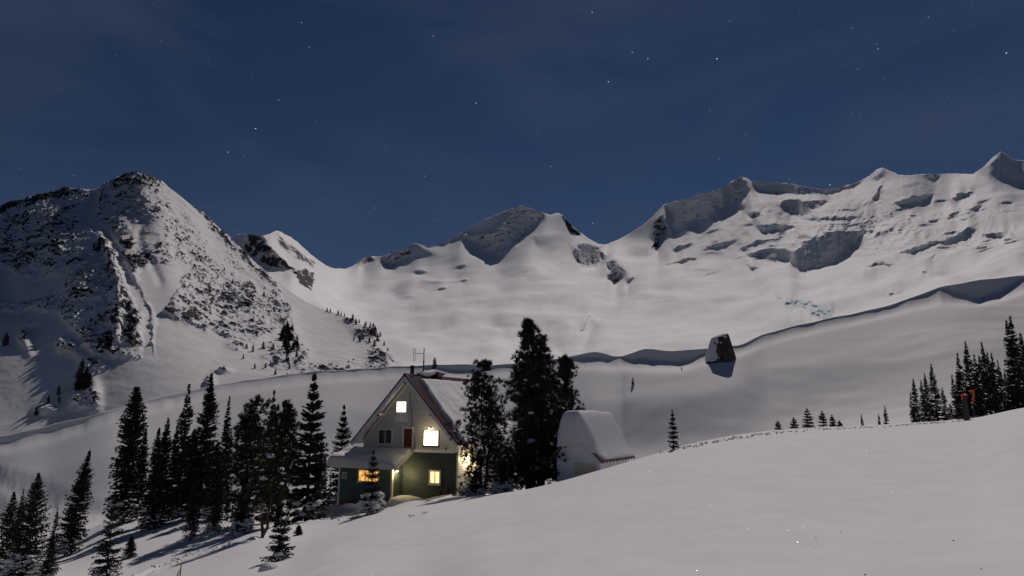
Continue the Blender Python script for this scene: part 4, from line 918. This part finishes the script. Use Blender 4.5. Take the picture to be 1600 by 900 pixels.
def pine(x, yb, yt, hw, label, D=None, stems=1, snow=0.3, seed=None, z0=0.15, fork=0.3, ntuft=9, nlimb=70, needles='needles', arms=(), prof=0.6, lean=0):
    _seed[0] += 1; sd = seed or _seed[0]; g = np.random.RandomState(sd)
    b = base_of(x, yb, D); D_ = b.y; _, s = pdir(x, yt); H = float(s)*D_ - b.z; Rd = hw/1000.0*D_
    Ts, seats, m = [], [], MB()
    for k in range(stems):
        hk = H*(1.0 if k == 0 else g.uniform(0.70, 0.95)); a0 = g.rand()*6.28
        off = np.array([0, 0]) if k == 0 else np.array([math.cos(a0), math.sin(a0)*0.6])*Rd*g.uniform(0.22, 0.42)
        path = np.array([[off[0]*min(1, i/3.0), off[1]*min(1, i/3.0), -0.5 + (hk+0.3)*i/8] for i in range(9)]) + np.concatenate([np.zeros((1, 3)), g.normal(0, 0.05*Rd, (8, 3))*[1, 1, 0]])
        m.tube(path.tolist(), [max(0.02, 0.017*H*(1-0.9*i/8)) for i in range(9)], 7)
        NL = nlimb if k == 0 else int(nlimb*0.6)
        t = z0 + (0.985-z0)*g.rand(NL)**0.85; az = g.rand(NL)*6.2832
        L = Rd*(1 if k == 0 else 0.62)*np.clip(1-t, 0.015, 1)**prof*g.uniform(0.35, 1.18, NL)*(0.75 + 0.25*sstep(z0, z0+.2, t)) + 0.12
        pit = 0.10 + 0.75*t + g.normal(0, 0.18, NL) - 0.3*(1-t)
        root = np.stack([np.interp(t*hk, path[:, 2], path[:, i]) for i in (0, 1)] + [t*hk], -1)
        dr = np.stack([np.cos(az)*np.cos(pit), np.sin(az)*np.cos(pit), np.sin(pit)], -1)
        end = root + dr*L[:, None] + np.array([0, 0, 1])*(0.12*L)[:, None]
        for i in range(NL): m.tube([root[i], (root[i]+end[i])/2 - np.array([0, 0, 0.04*L[i]]), end[i]], [0.012+0.010*L[i], 0.012+0.006*L[i], 0.008], 4)
        # tufts crowd the outer part of each limb and turn up
        f = g.uniform(0.58, 1.06, (NL, ntuft)); c = root[:, None] + (end-root)[:, None]*f[..., None] + g.normal(0, 1, (NL, ntuft, 3))*np.array([1, 1, 0.75])*(0.12*L[:, None]+0.05)[..., None]
        nb = 24; dd = g.normal(0, 1, (NL, ntuft, nb, 3)); dd = dd*0.75 + np.array([0, 0, 0.85]) + dr[:, None, None]*0.5; dd /= np.linalg.norm(dd, axis=-1, keepdims=True)
        ln = 0.028*H*g.uniform(0.7, 1.4, dd.shape[:-1]); ln = np.clip(ln, 0.12, 0.42)
        w = np.cross(dd, g.normal(size=dd.shape)); w /= np.linalg.norm(w, axis=-1, keepdims=True)
        hwid = (ln*0.075)[..., None]; p0 = c[:, :, None]; T = np.stack([p0-w*hwid, p0+w*hwid, p0+dd*ln[..., None]], -2).reshape(-1, 3, 3); Ts.append(T)
        for q in (0.5, 0.75, 0.95): kk = g.rand(NL) < snow*np.clip(1.15-t, 0.05, 1)*0.75; seats.append((root + (end-root)*q + g.normal(0, .05, (NL, 3)))[kk])
    for (fx, fy) in arms:                                    # long bare limbs carrying snow, as pixel offsets from the base
        p1 = Vector((0, 0, H*0.45)); e1 = Vector((fx/1000*D_, -0.6, fy/1000*D_)); m.tube([p1, (p1+e1)/2 + Vector((0, -0.1, -0.2)), e1], [0.05, 0.045, 0.02], 6)
        for q in np.linspace(0.35, 0.95, 7): v = p1.lerp(e1, float(q)); seats.append(np.array([[v.x, v.y, v.z+0.06]]))
    S = np.concatenate(seats) if seats else np.zeros((0, 3)); sn = None
    if len(S): sz = np.clip(g.uniform(0.06, 0.17, len(S))*(1+1.2*(g.rand(len(S)) < .15)), 0.05, 0.4)*(0.6+0.4*Rd/2); sn = blobs(S + np.array([0, 0, 0.08]), sz, sd, 0.5)
    return put_tree('pine_tree', b, H, label, np.concatenate(Ts), m, sn, None, needles, (R(lean), 0))

# left stand
fir(192, 812, 604, 25, 'tall thick columnar fir with rounded blunt top', p=0.34, dens=1.5, snow=.35, D=52, z0=.04)
fir(214, 806, 668, 12, 'slim pointed fir pressed against the blunt columnar fir', D=53, p=.6, snow=.2)
fir(104, 868, 702, 22, 'tall leaning fir with snowy foot beside a thin sapling', lean=6, p=.7, dens=1.2, snow=.4)
fir(165, 908, 766, 27, 'open young fir with bare spike top and wide lower branches', D=29, p=1.0, dens=.55, whorl=.34, snow=.25, ns=7)
fir(202, 872, 836, 12, 'small bushy fir sapling alone on the open slope', p=.9, snow=.2)
fir(36, 925, 738, 34, 'broad fir heavily clumped with snow in the corner group', D=32, p=.75, dens=1.2, snow=1.0)
fir(2, 915, 768, 24, 'snowy fir half hidden beside the broad clumped fir', D=36, p=.7, snow=.8)
fir(20, 890, 764, 9, 'thin spindly fir rising behind the broad clumped fir', D=42, p=.7, dens=.7)
fir(83, 853, 792, 8, 'thin sparse sapling between the leaning fir and corner group', D=48, p=.8, dens=.6)
fir(73, 915, 834, 17, 'low snowy fir at the foot of the corner group', D=31, p=.85, snow=.7)
fir(234, 818, 668, 17, 'narrow twin-topped fir, lower spire of the pair', D=47, p=.62, dens=1.2, snow=.55)
fir(247, 815, 652, 16, 'narrow twin-topped fir, higher spire of the pair', D=48, p=.6, dens=1.2, snow=.4)
fir(264, 805, 662, 11, 'slender dark fir between the twin spires and a ragged fir', D=51, p=.6, snow=.25)
fir(277, 800, 598, 15, 'tall ragged fir with sparse patchy upper branches', D=52, p=.55, dens=.85, snow=.15, lump=.5)
fir(312, 800, 582, 27, 'tallest fir of the left stand with a dense conical crown', D=50, p=.72, dens=1.4, snow=.3, z0=.02)
fir(292, 808, 672, 24, 'dark bushy fir against the tallest fir of the stand', D=49.5, p=.45, dens=1.3, snow=.35)
fir(332, 806, 690, 20, 'dark dense fir filling the gap beneath the tallest fir', D=48, p=.5, dens=1.2, snow=.5)
fir(344, 800, 619, 9, 'needle-thin fir spire standing apart on the slope', D=54, p=.6, dens=.9)
fir(352, 800, 672, 6, 'faint thin sapling beside the needle-thin spire', D=56, p=.6, dens=.7)
fir(299, 826, 748, 11, 'small fir with a snow-clad skirt before the dark stand', D=40, p=.55, snow=.9)
fir(336, 815, 752, 15, 'small dark fir with broad base before the dark stand', D=43, p=.6, snow=.5)
fir(377, 826, 752, 21, 'squat fir plastered with snow at the edge of trampled snow', D=38, p=.8, dens=1.1, snow=1.0)
pine(382, 812, 626, 42, 'bushy round-topped pine with upturned tufts and snow pads', D=43, stems=3, snow=.55, nlimb=90, z0=.05, prof=.4)
fir(415, 812, 608, 17, 'fir whose pointed top pokes out above the bushy pines', D=47, p=.85, whorl=.5, snow=.1)
pine(432, 815, 634, 36, 'dark bushy pine tangled between round pine and tall spruce', D=42, stems=3, snow=.45, nlimb=85, z0=.05, prof=.4)
pine(410, 838, 668, 34, 'ragged pine on a bare visible trunk casting a branching shadow', D=34.5, stems=2, snow=.35, z0=.22, nlimb=60, needles='needles_warm', prof=.4)
fir(478, 822, 582, 33, 'tall open spruce with drooping tiered boughs by the bushy pines', D=42, p=.7, dens=1.1, whorl=.62, snow=.5, name='spruce_tree', ns=8, up=-.05)
fir(466, 838, 820, 7, 'tiny dark seedling in the snow by the weathered board', D=33, p=.8)
fir(436, 882, 800, 23, 'little open fir with one-sided boughs and a snow lump at its foot', D=19.3, p=.75, dens=.5, whorl=.26, snow=.5, ns=7, needles='needles_warm')
fir(490, 785, 676, 6, 'bare thin fir beyond the spruce, sparse and grey', D=75, p=.6, dens=.6)
fir(497, 785, 680, 6, 'thin dark sapling beyond the spruce beside a bare one', D=72, p=.6, dens=.7)
fir(505, 786, 712, 5, 'short thin sapling in the gap left of the porch fir', D=70, p=.6, dens=.7)
fir(494, 815, 715, 12, 'narrow half-bare fir standing right behind the weathered board', D=44.6, p=.75, dens=.6, snow=.4)
fir(530, 796, 632, 25, 'spreading spruce against the left end of the porch', D=53, p=.85, dens=1.1, whorl=.5, snow=.25, name='spruce_tree')
fir(580, 806, 703, 25, 'small spiky fir loaded with snow before the porch window', D=40, p=.95, dens=.9, whorl=.36, snow=1.0)
# pines between cabin and shed
pine(752, 774, 571, 58, 'leaning pine with tufted boughs across the cabin right corner', D=43, stems=2, snow=.25, nlimb=105, arms=[(34, 96)], prof=.55, z0=.03)
pine(824, 776, 503, 74, 'tallest pine, many-stemmed and dense, between cabin and shed', D=41.5, stems=3, snow=.25, nlimb=150, z0=.03, prof=.85, arms=[(-42, 108)])
pine(850, 772, 530, 56, 'dark pine spire joined to the tallest pine', D=42.3, stems=2, snow=.15, nlimb=100, z0=.03, prof=.8)
pine(886, 766, 560, 42, 'pine with loose upright tufts leaning toward the shed', D=44, stems=2, snow=.2, nlimb=85, prof=.6, z0=.03)
fir(785, 778, 715, 22, 'low snow-covered fir bush at the foot of the tallest pine', D=39, p=.55, snow=.9)
fir(742, 776, 735, 20, 'low fir bush carrying a big pad of snow by the cabin corner', D=41, p=.5, snow=.9)
# along the near crest
fir(1053, 703, 639, 10, 'lone slender young fir on the open snow crest', D=32.5, p=.8, dens=.7, whorl=.2)
for x, yb, yt, hw, lb in [(1216,668,657,6,'tiny round fir seedling, first of the row on the crest path'),(1241,666,652,7,'small fir seedling with a thin spike beside the largest crest fir'),(1263,665,638,11,'largest and bushiest of the little firs on the crest path'),
                          (1286,664,642,8,'little fir with a pointed top next to the bushiest crest fir'),(1301,663,648,6,'crooked little fir with a tufted top on the crest path'),(1312,663,657,4,'smallest seedling sprig at the end of the crest row')]:
    fir(x, yb, yt, hw, lb, D=38.5, p=.7, dens=.7, whorl=.14, sink=.12)
for x, yt, hw, lb in [(1347,647,2.5,'stubby thin sapling standing alone past the crest row'),(1374,646,2.5,'shorter of the two saplings next to each other on the crest'),(1385,634,4.5,'taller of the two saplings next to each other on the crest')]:
    fir(x, 660, yt, hw, lb, D=52, p=.6, dens=.6, sink=.4)
GL = {1525: 'tallest spire of the grove, right behind the hooked stake', 1550: 'second tall spire of the grove with a blunt top', 1465: 'fir with a full skirt standing apart in a gap of the grove', 1488: 'lowest sapling of the grove, left of the dark marker post', 1510: 'tall fir directly behind the dark marker post', 1428: 'shortest end fir where the grove begins beside bare snow', 1593: 'big bushy fir towering over the far end of the grove', 1600: 'tallest bushy fir of all at the far end of the grove'}
g_r = 'fir grove behind the snow crest on the right'
for i, (x, yb, yt, hw) in enumerate([(1428,658,613,5),(1435,658,591,8),(1447,658,593,7),(1454,658,583,8),(1465,650,568,10),(1479,657,605,7),(1488,657,630,6),(1497,657,585,7),(1504,657,585,7),(1510,656,551,10),(1517,655,600,7),(1525,655,533,11),(1532,653,590,8),(1536,653,553,8),(1543,652,555,9),(1550,651,534,9),(1557,650,550,8),(1563,648,551,9),(1571,646,562,7),(1579,644,581,8),(1584,643,580,8),(1593,640,500,13),(1600,638,493,14),(1612,636,520,14),(1625,632,540,13)]):
    fir(x, yb+6, yt, hw, GL.get(x, 'slender dark fir in the grove behind the crest and marker posts'), D=60+4*math.sin(i*2.4), p=.62, dens=.75, group=g_r, sink=.5, snow=.12)

# small far trees share three meshes
def far_proto(k):
    T, *_ = fir_crown(900+k, 1.0, (0.19, 0.24, 0.28)[k], 0.75, 0.8, 0.03, bl=0.09, ns=3, kb=3)
    tr = MB().tube([(0, 0, -0.1), (0, 0, 0.95)], [0.02, 0.004], 5)
    V = np.concatenate([T.reshape(-1, 3), np.array([tr.V[i] for f in tr.Fc for i in (f[0], f[1], f[2])])]); return np_mesh('far_fir', V, np.arange(len(V)).reshape(-1, 3), 'needles', False)
PROTO = [far_proto(k) for k in range(3)]
def far_tree(p, H, label, group, k):
    o = link('fir_tree', PROTO[k % 3]); o.location = p; o.scale = (H*random.uniform(.85, 1.2), H, H); o.rotation_euler = (0, 0, random.uniform(0, 6)); tag(o, label, 'tree', group)
random.seed(5)
def c_point(x, y):
    D = float(np.exp(c_depth(np.array([float(x)]), np.array([float(y)])))[0]) - 1.5; return at(x, y, D), D
def far_cluster(pts, label, group):
    for x, y, h in pts: p, D = c_point(x, y); p.z -= 0.4; far_tree(p, h/1000*D*1.05, label, group, random.randrange(3))
rr = random.Random(11)
clA = [(438+rr.uniform(0,22)+0.25*i, 520+i*1.3+rr.uniform(-6,6), rr.uniform(11,20)) for i in range(26)] + [(452+rr.uniform(-6,14), 545+i*4, rr.uniform(10,16)) for i in range(9)]
far_cluster(clA, 'dark fir in the dense clump on the flank of the rocky mountain', 'dense clump of firs on the mountain flank')
clB = [(511,487,7),(516,488,7),(528,492,8),(533,494,7),(538,495,6),(551,503,13),(556,507,10),(561,504,6),(570,513,10),(572,508,7),(578,515,12),(583,520,16),(586,527,18),(580,526,14),(574,522,10),(567,530,9),(562,534,10),(553,532,7),(590,533,12),(594,526,8),(600,540,8),(606,548,6),(585,540,10),(577,535,9)]
far_cluster(clB, 'dark fir along the spur ridge of the rocky mountain above the cabin', 'firs along the spur ridge')
clC = [(118+rr.uniform(0,22), 603+rr.uniform(-10,6), rr.uniform(11,22)) for i in range(14)] + [(126,590,28),(134,594,22)]
far_cluster(clC, 'dark fir in the pointed clump low on the left mountain slope', 'pointed clump of firs low on the slope')
clD = [(8,540,20),(38,533,10),(91,616,14),(75,630,12),(56,648,14),(92,628,10),(111,540,12),(129,522,14),(108,492,12),(142,505,10),(149,508,9),(170,540,14),(165,548,12),(92,545,8),(173,560,9),(385,545,9),(395,549,11),(411,545,12),(426,549,13),(380,560,8),(415,575,9),(430,585,10),(398,575,8),(363,445,9),(340,435,8),(385,480,6),(412,463,9),(420,472,8),(397,455,8),(310,400,7),(330,410,7),(350,425,8),(448,592,10),(500,600,8)]
far_cluster(clD, 'lone dark fir scattered over the rocky mountain slope', 'scattered firs on the mountain')
def crest_tree(x, yt, h, D, label):
    p = ground_at(x, D, yt+h); p.z -= 0.3; far_tree(p, float(pdir(x, yt)[1])*D - p.z, label, None, 1)
crest_tree(679, 558, 13, 299, 'single small fir on the crest of the snow ridge beyond the roof')
p = hit(989, 603, 120); far_tree(p, 13/1000*p.y, 'tiny lone fir in the middle of the far snow bowl', None, 0)
p = hit(1065, 578, 120); far_tree(p, 5/1000*p.y, 'tuft of fir tip poking from the snow below the boulder', None, 2)

# ------------------------------------------------------------------ boulder on the moraine
def boulder():
    b = hit(1128, 563, 150); D = b.y; k = D/1000.0
    V, Fq = ICO[4]; V = V.copy()
    prof = lambda z: np.interp(z, [-1, -.6, 0, .5, .8, 1.0], [1.0, 1.0, .84, .60, .36, .08])
    r = np.hypot(V[:, 0], V[:, 1])+1e-6; n = fbm(V[:, 0]*1.6, V[:, 1]*1.6, V[:, 2]*1.6, 4, ridged=True)
    sc = prof(V[:, 2])*(1+0.14*n)/np.maximum(r, 0.25)*np.minimum(1, r*1.6)
    P = np.stack([V[:, 0]*sc*21*k + V[:, 2]*-4.0*k, V[:, 1]*sc*14*k, (V[:, 2]*0.5+0.42)*52*k - 2*k], -1)
    P += 2.4*k*fbm(P[:, 0]/(6*k), P[:, 1]/(6*k), P[:, 2]/(6*k), 3)[:, None]
    gb = np.random.RandomState(5)
    for q in range(16):                                          # flat broken faces
        d = gb.normal(size=3); d[2] = abs(d[2])*0.6; d /= np.linalg.norm(d); c0 = np.array([-1.0*k, 0, 19*k]); lim = np.percentile((P-c0)@d, 80); ov = np.maximum((P-c0)@d - lim, 0); P = P - ov[:, None]*d*0.92
    P = P*np.array([1.85, 1.3, 1.22])
    e = empty('boulder', b); tag(e, 'huge dark boulder capped with snow on the crest of the snow ridge', 'boulder')
    mesh_obj('rock', P, [tuple(f) for f in Fq], 'rock', e, True)
    # snow plastered on top and on the windward left face, pushed slightly proud of the rock
    nrm = np.zeros_like(P); Tn = np.cross(P[Fq[:, 1]]-P[Fq[:, 0]], P[Fq[:, 2]]-P[Fq[:, 0]])
    for c in range(3): np.add.at(nrm, Fq[:, c], Tn)
    nrm /= np.linalg.norm(nrm, axis=1)[:, None]+1e-9
    zn = P[:, 2]/(45*k); xn = P[:, 0]/(20*k)
    cov = 1.0*nrm[:, 2] - 0.7*xn - 0.30 + 0.35*zn + 1.1*fbm(P[:, 0]/(9*k), P[:, 1]/(9*k), P[:, 2]/(9*k), 3)
    keep = [tuple(f) for f in Fq if cov[f].mean() > 0.30]
    mesh_obj('snow_load', P + nrm*(0.9*k)*sstep(0.0, 0.5, cov)[:, None], keep, 'snow_soft', e, True)
boulder()

# ------------------------------------------------------------------ small things
def marker_post():
    b = ground_at(1510.5, 36.2, 655); e = empty('marker_post', b, R(8)); tag(e, 'thick dark marker post topped with an orange-red band on the crest', 'post')
    h = 1.34; MB().prism([(-.13,-.08,-.4),(.13,-.08,-.4),(.13,.08,-.4),(-.13,.08,-.4)], [(-.12,-.07,h),(.12,-.07,h),(.12,.07,h),(-.12,.07,h)]).build('post', 'dark', e)
    MB().box(-.15, .15, -.10, .10, h-0.03, h+0.06).build('band', 'orange', e)
    MB().prism([(-.24,-.09,h-0.24),(-.17,-.09,h-0.24),(-.17,-.06,h-0.24),(-.24,-.06,h-0.24)], [(-.19,-.09,h+0.09),(-.153,-.09,h+0.09),(-.153,-.06,h+0.09),(-.19,-.06,h+0.09)]).build('tape_tail', 'orange', e)
    b = ground_at(1523.5, 37.5, 652); e = empty('marker_stake', b, R(5)); tag(e, 'slim stake with a hooked orange-red flag among the grove firs', 'post')
    h = float(pdir(1523, 609)[1])*37.5 - b.z
    MB().tube([(0, 0.03, -.3), (0, 0.03, h-0.7)], [.025, .025], 6).build('stake', 'dark', e)
    MB().prism([(-.05,-.02,h-.75),(.03,-.02,h-.75),(.03,.02,h-.75),(-.05,.02,h-.75)], [(.06,-.02,h-.12),(.15,-.02,h-.12),(.15,.02,h-.12),(.06,.02,h-.12)]).build('flag_strip', 'orange', e)
    MB().box(-.13, .15, -.02, .02, h-.118, h).build('flag_arm', 'orange', e)
marker_post()
def weathered_board():
    b = ground_at(495, 43.5, 812); e = empty('board_on_post', b, R(-12)); tag(e, 'square weathered board on a post beside the tall spruce', 'sign')
    z = float(pdir(495, 808)[1])*43.5 - b.z
    MB().tube([(0, .06, -.5), (0, .06, z+.45)], [.05, .05], 8).build('post', 'bark', e)
    MB().box(-.28, .26, -.03, .005, z-.30, z+.36).build('board', 'plywood', e); MB().box(.263, .55, -.02, .0, z-.30, z+.36).build('side_panel', 'deadwood', e)
weathered_board()
for dx, h, lb in ((275.5, .22, 'short leaning stub of stake sticking out of the foreground snow'), (280.5, .42, 'longer upright stake sticking out of the foreground snow')):
    b = hit(dx, 903, 5); e = MB().tube([(0, 0, -.3), (.01 if h > .3 else .04, 0, h*0.6), (.02 if h > .3 else .08, 0, h)], [.022, .02, .016], 6).build('stake', 'deadwood'); e.location = b; tag(e, lb, 'stake')
for px, h, w, lb in ((688, .34, .10, 'short dark post stub by the green wall under the curtained window'), (698.5, .52, .11, 'taller brown post stub by the green wall'), (709, .30, .16, 'squat dark stub by the white corner board of the cabin')):
    lx, lz = fac(px, 768, -0.35); p = HP + HX*lx + HY*-0.35; p.z = gz(p.x, p.y)
    e = MB().tube([(0, 0, -.4), (0, 0, h*.9), (0, 0, h)], [w, w*.95, w*.7], 8).build('post_stub', 'brown' if h > .5 else 'dark'); e.location = p; tag(e, lb, 'stump')
for x, y, lb in ((642, 807, 'dark twig poking through the snow bank before the cabin'), (663, 802, 'double-tipped twig poking through the bank before the cabin')):
    b = hit(x, y+1, 12); m = MB()
    for a in (-.05, .0, .06): m.tube([(a*.3, 0, -.1), (a, 0, .04), (a*2.0, .02, .07)], [.012, .012, .018], 5)
    e = m.build('twig', 'bark'); e.location = b; tag(e, lb, 'twig')
def snow_heaps():
    V0, F0 = ICO[3]
    for x, y, sx, h, lb in ((420, 890, .24, .18, 'rounded lump of snow at the foot of the little open fir'), (507, 803, 1.5, .7, 'shovelled snow bank beside the weathered board'), (546, 800, 1.2, .5, 'low snow block by the porch left corner'), (-1, 0, 1.25, .42, 'lamp-lit heap of snow at the porch right corner')):
        b = hit(x, y, 12) if x > 0 else HP + HX*-3.75 + HY*-0.9
        if x < 0: b.z = gz(b.x, b.y) + 0.12
        v = V0*(1+0.22*fbm(V0[:, 0]*1.4+x, V0[:, 1]*1.4, V0[:, 2]*1.4, 3))[:, None]*np.array([sx, sx*0.7, h])
        o = mesh_obj('snow_heap', v, [tuple(f) for f in F0], 'snow_soft', None, True); o.location = (b.x, b.y, b.z); tag(o, lb, 'snow heap')
    # clods kicked up along the trodden crest path and the tracks
    g = np.random.RandomState(3); C, S = [], []
    for i in range(260):
        t = g.rand()*(len(PATH)-1); k = int(t); q = PATH[k].lerp(PATH[k+1], t-k); x, y = q.x + g.normal(0, .5), q.y + g.normal(0, .55)
        C.append((x, y, gz(x, y)+.01)); S.append(g.uniform(.02, .07))
    for pix in ([(225,899),(300,868),(400,843)], [(290,826),(345,828),(372,833)], [(500,812),(560,806)]):
        H = [hit(*q, 10) for q in pix]
        for i in range(90):
            t = g.rand()*(len(H)-1); k = int(t); q = H[k].lerp(H[k+1], t-k); x, y = q.x + g.normal(0, .5), q.y + g.normal(0, .5); C.append((x, y, gz(x, y)+.01)); S.append(g.uniform(.02, .08))
    V1, F1 = ICO[1]; Vs = np.concatenate([V1*s*g.uniform(.6, 1.3, V1.shape) + np.array(c) for c, s in zip(C, S)]); Fs = np.concatenate([F1 + i*len(V1) for i in range(len(C))])
    o = link('snow_clods', np_mesh('snow_clods', Vs, Fs, 'snow_soft', True)); o['kind'] = 'stuff'
    # bits of lichen and bark blown onto the slope
    C = [hit(x, y, 3) for x, y in ((1313,832),(1275,841),(1272,857),(1352,900),(1490,846),(1533,890),(1172,686),(1120,683))]
    Vs = np.concatenate([V1*np.array([.010, .007, .006])*g.uniform(.7, 1.3) + np.array(c) + np.array([0, 0, .008]) for c in C]); Fs = np.concatenate([F1 + i*len(V1) for i in range(len(C))])
    o = link('bark_scraps', np_mesh('bark_scraps', Vs, Fs, 'bark', False)); o['kind'] = 'stuff'
snow_heaps()
